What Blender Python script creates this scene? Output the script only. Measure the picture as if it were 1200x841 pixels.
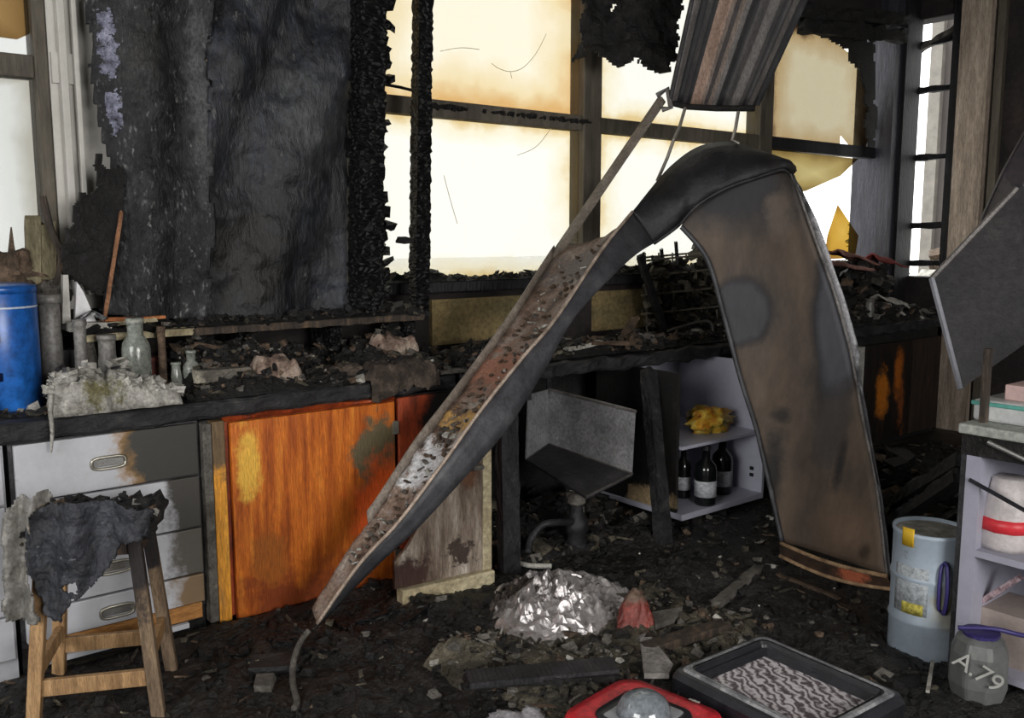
import bpy, bmesh, math, random
from mathutils import Vector, Matrix, noise
random.seed(7)
sc = bpy.context.scene
for o in list(bpy.data.objects): bpy.data.objects.remove(o)
col = sc.collection
# ------------------------------------------------------------------ camera, world, light, exposure
F = 1080.0; EYE = Vector((0, 0, 1.58)); PITCH = math.atan(145.5 / F)
FH = Vector((0.6247, 0.7809, 0)).normalized(); RT = Vector((FH.y, -FH.x, 0))
FW = (FH * math.cos(PITCH) + Vector((0, 0, -math.sin(PITCH)))).normalized(); UP = RT.cross(FW)
cd = bpy.data.cameras.new('camera'); cam = bpy.data.objects.new('camera', cd); col.objects.link(cam)
cd.sensor_width = 36; cd.lens = 36 * F / 1200; cd.clip_start = .05; cd.clip_end = 200
cam.matrix_world = Matrix.Translation(EYE) @ Matrix((RT, UP, -FW)).transposed().to_4x4()
sc.camera = cam
SKY = 3.0; PANE_REF = 2.3
w = bpy.data.worlds.new('sky'); sc.world = w; w.use_nodes = True
w.node_tree.nodes['Background'].inputs[0].default_value = (1.0, 1.0, .985, 1)
w.node_tree.nodes['Background'].inputs[1].default_value = SKY
def area(name, loc, target, sx, sy, power, colr=(1, 1, 1)):
    l = bpy.data.lights.new(name, 'AREA'); l.shape = 'RECTANGLE'; l.size = sx; l.size_y = sy; l.energy = power; l.color = colr
    o = bpy.data.objects.new(name, l); col.objects.link(o); o.location = loc
    o.rotation_euler = (Vector(target) - Vector(loc)).to_track_quat('-Z', 'Y').to_euler(); return o
# added fill lamps, set in unseen openings of the front and left walls
area('fill_lamp_front', (1.2, -2.95, 2.0), (2.2, 4, .6), 2.4, 1.7, 190, (1, .97, .93))
area('fill_lamp_side', (-2.4, .9, 2.0), (2.5, 2.6, .5), 2.2, 1.7, 100, (1, .98, .96))
sc.view_settings.view_transform = 'Standard'; sc.view_settings.look = 'None'
sc.view_settings.exposure = 0.0; sc.view_settings.gamma = 1; sc.view_settings.use_curve_mapping = False

# ------------------------------------------------------------------ maths helpers
def ray(px, py): return FW + RT * ((px - 600) / F) + UP * ((420.5 - py) / F)
def P(px, py, t): return EYE + ray(px, py) * t
def onY(px, py, Y): d = ray(px, py); return EYE + d * ((Y - EYE.y) / d.y)
def onX(px, py, X): d = ray(px, py); return EYE + d * ((X - EYE.x) / d.x)
def onZ(px, py, Z): d = ray(px, py); return EYE + d * ((Z - EYE.z) / d.z)
def nz(p, s=1.0, seed=0): return noise.noise(Vector((p[0] * s + seed * 7.3, p[1] * s - seed * 3.1, p[2] * s + seed * 1.7)))
def fb(p, s=1.0, seed=0, oct=4): return noise.fractal(Vector((p[0] * s + seed * 7.3, p[1] * s - seed * 3.1, p[2] * s + seed * 1.7)), 1.0, 2.0, oct)
U = random.uniform
def lerp(a, b, t): return a + (b - a) * t
def interp(pts, s):           # polyline of tuples, s in 0..1 by index
    n = len(pts) - 1; k = min(int(s * n), n - 1); f = s * n - k
    return tuple(lerp(a, b, f) for a, b in zip(pts[k], pts[k + 1]))
def smooth(pts, n):           # Catmull-Rom resample
    out = []; m = len(pts) - 1
    for i in range(n + 1):
        s = i / n * m; k = min(int(s), m - 1); f = s - k
        p0 = pts[max(k - 1, 0)]; p1 = pts[k]; p2 = pts[k + 1]; p3 = pts[min(k + 2, m)]
        out.append(tuple(.5 * (2 * b + (c - a) * f + (2 * a - 5 * b + 4 * c - d) * f * f + (3 * b - a - 3 * c + d) * f ** 3) for a, b, c, d in zip(p0, p1, p2, p3)))
    return out
def inside(x, y, poly):
    r = False; j = len(poly) - 1
    for i in range(len(poly)):
        a = poly[i]; b = poly[j]
        if (a[1] > y) != (b[1] > y) and x < (b[0] - a[0]) * (y - a[1]) / (b[1] - a[1]) + a[0]: r = not r
        j = i
    return r

# ------------------------------------------------------------------ materials
def L(c):
    f = lambda v: v / 12.92 if v <= .04045 else ((v + .055) / 1.055) ** 2.4
    return (f(c[0] / 255), f(c[1] / 255), f(c[2] / 255), 1)
def nd(nt, t, **kw):
    n = nt.nodes.new(t)
    for k, v in kw.items(): setattr(n, k, v)
    return n
def math_(nt, op, a, b=None, clamp=False):
    n = nd(nt, 'ShaderNodeMath', operation=op, use_clamp=clamp)
    for i, v in enumerate((a, b)):
        if v is None: continue
        if isinstance(v, (int, float)): n.inputs[i].default_value = v
        else: nt.links.new(v, n.inputs[i])
    return n.outputs[0]
def mixc(nt, f, a, b):
    n = nd(nt, 'ShaderNodeMix', data_type='RGBA')
    for i, v in ((0, f), (6, a), (7, b)):
        if isinstance(v, (int, float)): n.inputs[i].default_value = v
        elif isinstance(v, tuple): n.inputs[i].default_value = v
        else: nt.links.new(v, n.inputs[i])
    return n.outputs[2]
def noise_(nt, vec, scale, detail=5, rough=.6):
    n = nd(nt, 'ShaderNodeTexNoise'); n.inputs['Scale'].default_value = scale; n.inputs['Detail'].default_value = detail; n.inputs['Roughness'].default_value = rough
    nt.links.new(vec, n.inputs['Vector']); return n.outputs['Fac']
def ramp_(nt, fac, stops):
    n = nd(nt, 'ShaderNodeValToRGB'); e = n.color_ramp.elements
    while len(e) < len(stops): e.new(.5)
    for k, (p, c) in enumerate(stops): e[k].position = p; e[k].color = L(c)
    nt.links.new(fac, n.inputs[0]); return n.outputs[0]
def patch_fac(nt, vec, c, r, hard, nscale, namp):
    m = nd(nt, 'ShaderNodeVectorMath', operation='SUBTRACT'); nt.links.new(vec, m.inputs[0]); m.inputs[1].default_value = c
    d = nd(nt, 'ShaderNodeVectorMath', operation='DIVIDE'); nt.links.new(m.outputs[0], d.inputs[0]); d.inputs[1].default_value = r
    l = nd(nt, 'ShaderNodeVectorMath', operation='LENGTH'); nt.links.new(d.outputs[0], l.inputs[0])
    nn = math_(nt, 'MULTIPLY', math_(nt, 'SUBTRACT', noise_(nt, vec, nscale * 1.3, 8, .68), .5), namp * 2.6)
    v = math_(nt, 'ADD', math_(nt, 'SUBTRACT', 1.0, l.outputs['Value']), nn)
    return math_(nt, 'MULTIPLY', v, hard, True)
def M(name, stops, scale=6, stretch=(1, 1, 1), rough=.85, metal=0, bump=.4, bscale=None, patches=(), detail=6, fine=None, spec=.4, bdist=.02, nrough=.6, vor=0, trans=0, grit=.55):
    m = bpy.data.materials.new(name); m.use_nodes = True; nt = m.node_tree; b = nt.nodes['Principled BSDF']
    tc = nd(nt, 'ShaderNodeTexCoord'); vec = tc.outputs['Object']
    mp = nd(nt, 'ShaderNodeMapping'); mp.inputs['Scale'].default_value = stretch; nt.links.new(vec, mp.inputs[0])
    c = ramp_(nt, noise_(nt, mp.outputs[0], scale, detail, nrough), stops)
    if fine:                                    # (scale, colour, threshold) fine speckle
        f = math_(nt, 'MULTIPLY', math_(nt, 'SUBTRACT', noise_(nt, mp.outputs[0], fine[0], 3), fine[2]), 9, True)
        c = mixc(nt, f, c, L(fine[1]))
    for p in patches:
        f = patch_fac(nt, vec, p[0], p[1], p[3] if len(p) > 3 else 4, p[4] if len(p) > 4 else 5, p[5] if len(p) > 5 else 1.0)
        c = mixc(nt, f, c, L(p[2]))
    if grit:                                    # fine mottling of the pigment itself
        g = math_(nt, 'ADD', math_(nt, 'MULTIPLY', math_(nt, 'SUBTRACT', noise_(nt, mp.outputs[0], scale * 9, 4, .7), .5), grit * 4), 1.0)
        sc_ = nd(nt, 'ShaderNodeVectorMath', operation='SCALE'); nt.links.new(c, sc_.inputs[0]); nt.links.new(math_(nt, 'MAXIMUM', math_(nt, 'MINIMUM', g, 1.7), .25), sc_.inputs['Scale']); c = sc_.outputs[0]
    nt.links.new(c, b.inputs['Base Color']); b.inputs['Roughness'].default_value = rough; b.inputs['Metallic'].default_value = metal
    b.inputs['Specular IOR Level'].default_value = spec
    if trans: b.inputs['Transmission Weight'].default_value = trans
    if bump:
        h = noise_(nt, mp.outputs[0], bscale or scale * 3, 6, .65)
        if vor:
            v = nd(nt, 'ShaderNodeTexVoronoi', feature='DISTANCE_TO_EDGE'); v.inputs['Scale'].default_value = vor; nt.links.new(mp.outputs[0], v.inputs['Vector'])
            h = math_(nt, 'ADD', math_(nt, 'MULTIPLY', h, .4), math_(nt, 'MULTIPLY', v.outputs[0], 2.2))
        bn = nd(nt, 'ShaderNodeBump'); bn.inputs['Strength'].default_value = bump; bn.inputs['Distance'].default_value = bdist
        nt.links.new(h, bn.inputs['Height']); nt.links.new(bn.outputs[0], b.inputs['Normal'])
    return m
def flat(name, c, rough=.5, metal=0, bump=.12, var=.1, grit=.12, **k):
    a = tuple(max(0, v * (1 - var)) for v in c); b = tuple(min(255, v * (1 + var)) for v in c)
    return M(name, [(.3, a), (.7, b)], rough=rough, metal=metal, bump=bump, grit=grit, **k)
def pane_mat(name, centre, edge, soot, width=.25, namp=.35, nscale=2.5, haze=.12):
    """sooty glass: clear in the middle, heat-browned and smoked towards its own edges; tints what is seen through it"""
    m = bpy.data.materials.new(name); m.use_nodes = True; nt = m.node_tree; nt.nodes.remove(nt.nodes['Principled BSDF'])
    out = nt.nodes['Material Output']; tc = nd(nt, 'ShaderNodeTexCoord'); g = tc.outputs['Generated']; ob = tc.outputs['Object']
    s = nd(nt, 'ShaderNodeSeparateXYZ'); nt.links.new(g, s.inputs[0]); u, v = s.outputs[0], s.outputs[2]
    e = math_(nt, 'MINIMUM', math_(nt, 'MINIMUM', u, math_(nt, 'SUBTRACT', 1, u)), math_(nt, 'MINIMUM', v, math_(nt, 'SUBTRACT', 1, v)))
    n = math_(nt, 'MULTIPLY', math_(nt, 'SUBTRACT', noise_(nt, ob, nscale, 6), .5), namp)
    k = math_(nt, 'DIVIDE', math_(nt, 'ADD', e, n), width, True)
    q = lambda c: tuple(min(1, x / PANE_REF) ** .5 for x in L(c)[:3]) + (1,)   # two faces per pane
    r = nd(nt, 'ShaderNodeValToRGB'); el = r.color_ramp.elements; el.new(.5)
    el[0].position = 0; el[0].color = q(soot); el[1].position = .38; el[1].color = q(edge); el[2].position = 1; el[2].color = tuple(x * 1.0 for x in q(centre))
    nt.links.new(k, r.inputs[0])
    t = nd(nt, 'ShaderNodeBsdfTransparent'); nt.links.new(r.outputs[0], t.inputs[0])
    d = nd(nt, 'ShaderNodeBsdfDiffuse'); nt.links.new(r.outputs[0], d.inputs[0])
    ms = nd(nt, 'ShaderNodeMixShader'); ms.inputs[0].default_value = haze
    nt.links.new(t.outputs[0], ms.inputs[1]); nt.links.new(d.outputs[0], ms.inputs[2]); nt.links.new(ms.outputs[0], out.inputs[0])
    return m

K = {}
K['char'] = M('char', [(.3, (9, 9, 9)), (.55, (24, 23, 23)), (.75, (46, 45, 45))], 14, bump=.9, bscale=60, rough=.62, fine=(90, (80, 80, 80), .66))
K['croc'] = M('crocodile_char', [(.3, (7, 7, 8)), (.6, (16, 16, 17)), (.8, (34, 33, 34))], 20, stretch=(1, 1, 2.2), bump=1, vor=22, rough=.5, bdist=.02)
K['ash'] = M('ash', [(.3, (58, 56, 52)), (.6, (104, 100, 94)), (.8, (140, 136, 130))], 18, bump=.8)
K['brownash'] = M('brown_ash', [(.3, (40, 33, 27)), (.55, (92, 76, 62)), (.8, (128, 108, 92))], 16, bump=.8)
K['pale'] = M('pale_debris', [(.3, (120, 118, 112)), (.7, (190, 188, 180))], 14, bump=.5)
K['bench'] = M('burnt_bench', [(.3, (16, 16, 17)), (.55, (38, 38, 40)), (.8, (70, 68, 66))], 9, stretch=(1, 2, 2), bump=.7, rough=.6)
K['rim'] = M('scorched_steel', [(.3, (74, 72, 72)), (.6, (118, 114, 112)), (.8, (150, 146, 142))], 12, rough=.5, metal=.3, bump=.3)
K['darksteel'] = M('sooted_steel', [(.3, (26, 26, 28)), (.6, (52, 51, 54)), (.85, (84, 82, 82))], 9, rough=.5, metal=.3, bump=.4)
K['whitelam'] = M('white_laminate', [(.3, (166, 168, 174)), (.7, (186, 188, 194))], 4, grit=.06, rough=.45, bump=.05, fine=(30, (150, 148, 146), .66))
K['chrome'] = flat('chrome', (190, 190, 188), .25, .9, 0)
K['brass'] = flat('tarnished_steel', (165, 162, 150), .35, .8, .1)
K['wood'] = M('stool_wood', [(.3, (108, 80, 52)), (.6, (158, 126, 88)), (.8, (184, 152, 112))], 7, stretch=(6, 6, .6), rough=.6, bump=.15)
K['woodburnt'] = M('scorched_wood', [(.3, (30, 26, 24)), (.55, (62, 52, 44)), (.8, (112, 90, 68))], 7, stretch=(4, 4, .8), rough=.7, bump=.5)
K['wire'] = flat('wire', (120, 116, 110), .5, .5, .2)
K['blackplastic'] = M('black_plastic', [(.3, (22, 23, 27)), (.7, (40, 41, 46))], 12, rough=.3, bump=.15, spec=.6)

# ------------------------------------------------------------------ mesh builder
class MB:
    def __init__(s): s.v = []; s.f = []; s.mi = []
    def add(s, vs, fs, mi=0):
        n = len(s.v); s.v += [Vector(v) for v in vs]; s.f += [tuple(i + n for i in f) for f in fs]; s.mi += [mi] * len(fs); return s
    def box(s, c, d, rot=None, mi=0, jit=0):
        c = Vector(c); x, y, z = d[0] / 2, d[1] / 2, d[2] / 2
        vs = [Vector(p) for p in ((-x, -y, -z), (x, -y, -z), (x, y, -z), (-x, y, -z), (-x, -y, z), (x, -y, z), (x, y, z), (-x, y, z))]
        if jit: vs = [Vector((v.x * U(1 - jit, 1 + jit), v.y * U(1 - jit, 1 + jit), v.z * U(1 - jit, 1 + jit))) for v in vs]
        if rot is not None: vs = [rot @ v for v in vs]
        return s.add([c + v for v in vs], [(0, 3, 2, 1), (4, 5, 6, 7), (0, 1, 5, 4), (1, 2, 6, 5), (2, 3, 7, 6), (3, 0, 4, 7)], mi)
    def b2(s, a, b, mi=0):
        return s.box([(p + q) / 2 for p, q in zip(a, b)], [abs(q - p) for p, q in zip(a, b)], None, mi)
    def tube(s, pts, r, seg=8, mi=0, cap=True):
        pts = [Vector(p) for p in pts]; n = len(pts); rs = r if isinstance(r, (list, tuple)) else [r] * n
        rings = []; prev = None
        for i, p in enumerate(pts):
            d = (pts[min(i + 1, n - 1)] - pts[max(i - 1, 0)]).normalized()
            a = Vector((0, 0, 1)) if prev is None else prev
            if abs(a.dot(d)) > .95: a = Vector((1, 0, 0))
            x = (a - d * a.dot(d)).normalized(); prev = x; y = d.cross(x)
            rings.append([p + (x * math.cos(2 * math.pi * k / seg) + y * math.sin(2 * math.pi * k / seg)) * rs[i] for k in range(seg)])
        vs = [v for q in rings for v in q]; fs = []
        for i in range(n - 1):
            for k in range(seg):
                fs.append((i * seg + k, i * seg + (k + 1) % seg, (i + 1) * seg + (k + 1) % seg, (i + 1) * seg + k))
        if cap: fs += [tuple(range(seg))[::-1], tuple((n - 1) * seg + k for k in range(seg))]
        return s.add(vs, fs, mi)
    def lathe(s, prof, c=(0, 0, 0), seg=24, mi=0):
        c = Vector(c); vs = []; fs = []
        for r, z in prof:
            for k in range(seg): a = 2 * math.pi * k / seg; vs.append(c + Vector((r * math.cos(a), r * math.sin(a), z)))
        for i in range(len(prof) - 1):
            for k in range(seg): fs.append((i * seg + k, i * seg + (k + 1) % seg, (i + 1) * seg + (k + 1) % seg, (i + 1) * seg + k))
        fs += [tuple(range(seg))[::-1], tuple((len(prof) - 1) * seg + k for k in range(seg))]
        return s.add(vs, fs, mi)
    def grid(s, rows, mi=0):
        n = len(rows[0]); vs = [v for r in rows for v in r]; fs = []
        for i in range(len(rows) - 1):
            for k in range(n - 1): fs.append((i * n + k, i * n + k + 1, (i + 1) * n + k + 1, (i + 1) * n + k))
        return s.add(vs, fs, mi)
    def prism(s, poly, off, mi=0):
        poly = [Vector(p) for p in poly]; off = Vector(off); n = len(poly)
        return s.add(poly + [p + off for p in poly], [tuple(range(n))[::-1], tuple(range(n, 2 * n))] + [(i, (i + 1) % n, n + (i + 1) % n, n + i) for i in range(n)], mi)
    def bar(s, a, b, w, d, up=(0, 0, 1), mi=0, jag=0, step=.05, seed=0):
        """timber from a to b, width w along the side axis, depth d; jag roughens it in steps like charred wood"""
        a = Vector(a); b = Vector(b); ax = (b - a); ln = ax.length; ax.normalize(); u = Vector(up)
        if abs(u.dot(ax)) > .95: u = Vector((0, 1, 0))
        x = ax.cross(u).normalized(); y = x.cross(ax); n = max(1, int(ln / step)) if jag else 1; k = 3 if jag else 1
        ring = [(-1 + 2 * i / k, -1) for i in range(k)] + [(1, -1 + 2 * i / k) for i in range(k)] + [(1 - 2 * i / k, 1) for i in range(k)] + [(-1, 1 - 2 * i / k) for i in range(k)]
        vs = []; m = len(ring)
        for i in range(n + 1):
            c = a + ax * (ln * i / n); g = 1 + jag * (random.random() - .6)
            for q, (rx, ry) in enumerate(ring):
                j = 1 + (jag * (random.random() - .6) if jag else 0)
                vs.append(c + x * (rx * w / 2 * j * g) + y * (ry * d / 2 * j * g) + ax * ((random.random() - .5) * step * .5 * (1 if jag else 0)))
        fs = [(i * m + q, i * m + (q + 1) % m, (i + 1) * m + (q + 1) % m, (i + 1) * m + q) for i in range(n) for q in range(m)]
        fs += [tuple(range(m))[::-1], tuple(n * m + q for q in range(m))]
        return s.add(vs, fs, mi)
    def ball(s, c, r, seg=10, rings=7, seed=0, amp=.0, ns=6, mi=0):
        c = Vector(c); r = Vector(r) if not isinstance(r, (int, float)) else Vector((r, r, r)); vs = []; fs = []
        for i in range(rings + 1):
            th = math.pi * i / rings
            for k in range(seg):
                a = 2 * math.pi * k / seg; d = Vector((math.sin(th) * math.cos(a), math.sin(th) * math.sin(a), math.cos(th)))
                e = 1 + amp * nz(d, ns * .3, seed)
                vs.append(c + Vector((d.x * r.x, d.y * r.y, d.z * r.z)) * e)
        for i in range(rings):
            for k in range(seg): fs.append((i * seg + k, (i + 1) * seg + k, (i + 1) * seg + (k + 1) % seg, i * seg + (k + 1) % seg))
        return s.add(vs, fs, mi)
    def chunk(s, c, d, mi=0):
        r = Matrix.Rotation(U(0, 6.28), 3, 'Z') @ Matrix.Rotation(U(-.5, .5), 3, 'X') @ Matrix.Rotation(U(-.5, .5), 3, 'Y')
        return s.box(c, d, r, mi, .38)
    def build(s, name, mats, parent=None, world=True, smooth_=False, solid=0, bevel=0, sub=0, tri=False):
        off = Vector((0, 0, 0))
        if parent is not None and world: 
            p = parent
            while p: off += p.location; p = p.parent
        me = bpy.data.meshes.new(name); me.from_pydata([v - off for v in s.v], [], s.f)
        if not isinstance(mats, (list, tuple)): mats = [mats]
        for m in mats: me.materials.append(m)
        if len(mats) > 1: me.polygons.foreach_set('material_index', s.mi)
        bm = bmesh.new(); bm.from_mesh(me); bmesh.ops.remove_doubles(bm, verts=bm.verts, dist=1e-5) if smooth_ else None
        bmesh.ops.recalc_face_normals(bm, faces=bm.faces); bm.to_mesh(me); bm.free()
        o = bpy.data.objects.new(name, me); col.objects.link(o)
        if parent is not None: o.parent = parent
        else:                                   # origin at the thing's base
            xs = [v.co for v in me.vertices]; c = sum(xs, Vector()) / len(xs); c.z = min(v.z for v in xs)
            me.transform(Matrix.Translation(-c)); o.location = c
        if smooth_:
            for p in me.polygons: p.use_smooth = True
        if solid: md = o.modifiers.new('thickness', 'SOLIDIFY'); md.thickness = solid; md.offset = 0
        if bevel: md = o.modifiers.new('bevel', 'BEVEL'); md.width = bevel; md.segments = 2; md.limit_method = 'ANGLE'
        if sub: md = o.modifiers.new('sub', 'SUBSURF'); md.levels = sub; md.render_levels = sub
        return o
def tag(o, label, cat, group=None, kind=None):
    if label: o['label'] = label
    if cat: o['category'] = cat
    if group: o['group'] = group
    if kind: o['kind'] = kind
    return o
def thing(name, label, cat, loc, group=None, rz=0):
    o = bpy.data.objects.new(name, None); o.empty_display_size = .1; col.objects.link(o); o.location = loc; o.rotation_euler.z = rz
    return tag(o, label, cat, group)
def root(name, loc): o = bpy.data.objects.new(name, None); o.empty_display_size = .1; col.objects.link(o); o.location = loc; o['kind'] = 'structure'; return o
def struct(o): o['kind'] = 'structure'; return o
def ragged(poly, place, step=4, amp=5, ns=.05, seed=0, holes=()):
    """cloth or sheet with burnt ragged edges: grid over the outline, place(px,py) gives the point in the room"""
    x0 = min(p[0] for p in poly); x1 = max(p[0] for p in poly); y0 = min(p[1] for p in poly); y1 = max(p[1] for p in poly)
    nx = int((x1 - x0) / step) + 1; ny = int((y1 - y0) / step) + 1; mb = MB(); idx = {}; fs = []
    def vid(i, j):
        if (i, j) not in idx: idx[(i, j)] = len(mb.v); mb.v.append(Vector(place(x0 + i * step, y0 + j * step)))
        return idx[(i, j)]
    for i in range(nx):
        for j in range(ny):
            cx = x0 + (i + .5) * step; cy = y0 + (j + .5) * step
            qx = cx + amp * fb((cx, cy, 0), ns, seed); qy = cy + amp * fb((cx, cy, 5), ns, seed + 3)
            if inside(qx, qy, poly) and not any((qx - h[0]) ** 2 / h[2] ** 2 + (qy - h[1]) ** 2 / h[3] ** 2 < 1 for h in holes):
                fs.append((vid(i, j), vid(i, j + 1), vid(i + 1, j + 1), vid(i + 1, j)))
    mb.f = fs; mb.mi = [0] * len(fs); return mb
# ================================================================== THE SETTING
WY = 4.2; WX = 7.5; YF = 3.55; CT = .93; SILL = 1.33; TR = 2.25; TOP = 3.3; CEIL = 3.6
K['floor'] = M('burnt_floor', [(.3, (24, 22, 20)), (.55, (50, 46, 40)), (.8, (82, 76, 66))], 5, rough=.55, bump=.6, bscale=30)
K['wallpaint'] = M('sooted_cream_wall', [(.3, (70, 62, 46)), (.55, (120, 104, 74)), (.8, (150, 132, 96))], 3, bump=.2, fine=(10, (40, 34, 28), .62))
K['wallsoot'] = M('soot_black_wall', [(.3, (20, 18, 19)), (.6, (42, 36, 36)), (.85, (72, 60, 56))], 3, bump=.5)
K['wallgrey'] = M('smoke_greyed_wall', [(.3, (120, 118, 112)), (.7, (165, 162, 156))], 2, bump=.1)
K['ceil'] = M('smoked_ceiling', [(.3, (60, 56, 52)), (.7, (110, 104, 98))], 2, bump=.2)
K['frame'] = M('smoked_window_frame', [(.3, (62, 57, 50)), (.6, (92, 86, 76)), (.8, (112, 106, 96))], 6, stretch=(3, 3, .5), bump=.3, rough=.7, grit=.2)
K['frameblack'] = M('burnt_window_frame', [(.3, (12, 12, 14)), (.6, (28, 28, 33)), (.85, (54, 54, 62))], 8, stretch=(3, 3, .6), bump=.6, rough=.5)
K['framewhite'] = M('white_trim', [(.3, (168, 166, 160)), (.7, (190, 188, 182))], 4, bump=.05, rough=.5, grit=.06)
K['ochre'] = M('ochre_panel', [(.3, (96, 88, 62)), (.6, (134, 116, 78)), (.8, (150, 126, 84))], 4, bump=.15, fine=(40, (70, 62, 48), .66))
struct(MB().b2((-2.6, -3.1, -.1), (WX + .2, WY + .2, 0)).build('floor', K['floor']))
struct(MB().b2((-2.6, -3.1, CEIL), (WX + .2, WY + .2, CEIL + .15)).build('ceiling', K['ceil']))
wb = root('wall_back', (2.5, WY, 0))
m = MB().b2((-2.6, WY, 0), (WX + .2, WY + .2, SILL - .06)).b2((-2.6, WY, TOP), (WX + .2, WY + .2, CEIL)).b2((-2.6, WY, SILL - .06), (-1.3, WY + .2, TOP)).build('wall_face', K['wallsoot'], wb)
MB().b2((.945, WY - .02, SILL - .06), (1.42, WY + .2, TOP)).build('pier', K['framewhite'], wb)
for x0, x1 in ((2.78, 3.42), (4.0, 4.46), (5.05, 5.62)):
    MB().b2((x0, WY - .03, CT + .05), (x1, WY, SILL - .1)).build('backsplash_panel', K['ochre'], wb)
wr = root('wall_right', (WX, 1, 0))
MB().b2((WX, -3.1, 0), (WX + .2, 3.66, CEIL)).b2((WX, 3.66, 0), (WX + .2, WY, SILL - .1)).b2((WX, 3.66, TOP + .02), (WX + .2, WY, CEIL)).build('wall_face', K['wallsoot'], wr)
# walls behind the camera, each with an opening added for a fill lamp
def holed(name, axis, c, a0, a1, h0, h1, z0=1.1, z1=2.9):
    q = lambda p, r, za, zb, m: m.b2((p, c - .1, za), (r, c + .1, zb)) if axis == 'x' else m.b2((c - .1, p, za), (c + .1, r, zb))
    m = MB(); q(a0, a1, 0, z0, m); q(a0, a1, z1, CEIL, m); q(a0, h0, z0, z1, m); q(h1, a1, z0, z1, m); return struct(m.build(name, K['wallgrey']))
holed('wall_front', 'x', -3.1, -2.6, WX + .2, -.1, 2.5); holed('wall_left', 'y', -2.6, -3, WY, -.3, 2.1)
# ---- windows: sooty panes, each in its own frame
PM = {
 'cream': pane_mat('smoked_glass_cream', (252, 252, 244), (248, 240, 214), (226, 200, 144), .15, .24),
 'amber': pane_mat('smoked_glass_amber', (250, 243, 222), (240, 222, 180), (220, 178, 116), .30, .5, 1.8),
 'tan': pane_mat('smoked_glass_tan', (206, 196, 166), (184, 160, 118), (56, 34, 20), .26, .3, 3.2, .2),
 'clear': pane_mat('grey_glass', (222, 224, 222), (206, 208, 204), (170, 168, 158), .1, .1),
 'yellow': pane_mat('browned_glass_shard', (214, 176, 84), (200, 156, 60), (150, 110, 50), .5, .3),
 'olive': pane_mat('olive_glass_shard', (196, 182, 128), (160, 140, 86), (110, 90, 50), .5, .3),
 'brown': pane_mat('brown_glass_shard', (150, 120, 76), (120, 92, 52), (70, 50, 30), .5, .3)}
K['soot_rag'] = K['char']
def window(n, x0, x1, fm, up, lo, mull=.14, right=True):
    r = root('window_%d' % n, ((x0 + x1) / 2, WY, SILL))
    if right: MB().bar((x1, WY + .05, SILL - .05), (x1, WY + .05, TOP), mull, .13, (0, 1, 0)).build('mullion', fm, r, bevel=.006)
    a = x0 + mull / 2; b = x1 - (mull / 2 if right else 0)
    MB().b2((a, WY - .005, TR - .045), (b, WY + .08, TR + .045)).build('transom', fm, r, bevel=.006)
    MB().b2((a, WY + .01, TOP - .07), (b, WY + .09, TOP)).build('head', fm, r)
    MB().b2((a, WY - .08, SILL - .06), (b, WY + .12, SILL)).build('window_sill', K['frameblack'], r, bevel=.006)
    if up: MB().b2((a, WY + .03, TR + .045), (b, WY + .036, TOP - .07)).build('pane', PM[up], r)
    if lo: MB().b2((a, WY + .03, SILL), (b, WY + .036, TR - .045)).build('pane', PM[lo], r)
    return r
w1 = window(1, -1.3, .918, K['frame'], None, 'clear', .05)
def shard(px, parent, mat, Y=WY + .033, name='pane'):
    return MB().prism([onY(x, y, Y) for x, y in px], (0, .005, 0)).build(name, PM[mat], parent)
shard([(-60, -30), (38, -30), (40, 22), (34, 40), (20, 46), (-10, 42), (-60, 50)], w1, 'brown')
shard([(-60, 50), (-10, 42), (20, 46), (34, 40), (40, 22), (42, 80), (-60, 72)], w1, 'clear')
for x0, x1 in ((.975, 1.005), (1.03, 1.05)):
    MB().b2((x0, WY - .07, SILL), (x1, WY - .02, TOP)).build('trim_strip', K['framewhite'], wb, bevel=.004)
MB().b2((.95, WY - .04, TR - .06), (1.06, WY - .02, TR + .06)).build('trim_strip', K['framewhite'], wb)
window(2, 1.42, 2.25, K['frame'], 'amber', 'cream')
w3 = window(3, 2.25, 3.98, K['frame'], 'amber', 'cream', .15)
w4 = window(4, 3.98, 5.71, K['frame'], 'cream', 'cream', .15)
w5 = window(5, 5.71, 7.28, K['frameblack'], None, None, .12, False)
shard([(899, 176), (899, 60), (925, 24), (968, 40), (1000, 66), (1014, 100), (1020, 150), (1015, 172), (995, 170), (985, 158), (984, 176)], w5, 'tan')
shard([(899, 174), (1006, 186), (985, 206), (962, 216), (944, 224), (899, 224)], w5, 'olive')
shard([(982, 240), (1006, 276), (1002, 302), (966, 304), (970, 276)], w5, 'yellow')
shard([(899, 224), (935, 224), (935, 320), (899, 320)], w5, 'olive')
# remains of a curtain rod in window 3, and the scorch clinging to its transom
MB().tube([onY(440, 97, WY - .02), onY(468, 102, WY - .03), onY(492, 108, WY - .02)], .008, 6).build('rod', K['char'], w3)
m = MB()
for k in range(60):
    x = U(505, 690); p = onY(x, 126 + (x - 507) * .105 - 2, WY - .01); m.chunk(p, (U(.01, .05), .02, U(.006, .025)))
m.build('soot_crust', K['char'], w3)
K['crack'] = flat('crack_line', (205, 190, 155), .8)
for pts in ([(576, 74), (584, 80), (598, 84), (612, 80), (624, 68), (632, 56), (640, 40)], [(598, 84), (600, 92)], [(516, 60), (540, 56), (562, 58)], [(520, 205), (528, 235), (536, 262)], [(646, 150), (628, 172), (606, 182)]):
    MB().tube([onY(x, y, WY + .027) for x, y in smooth(pts, 14)], .0018, 5).build('crack', K['crack'], w3)
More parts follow.
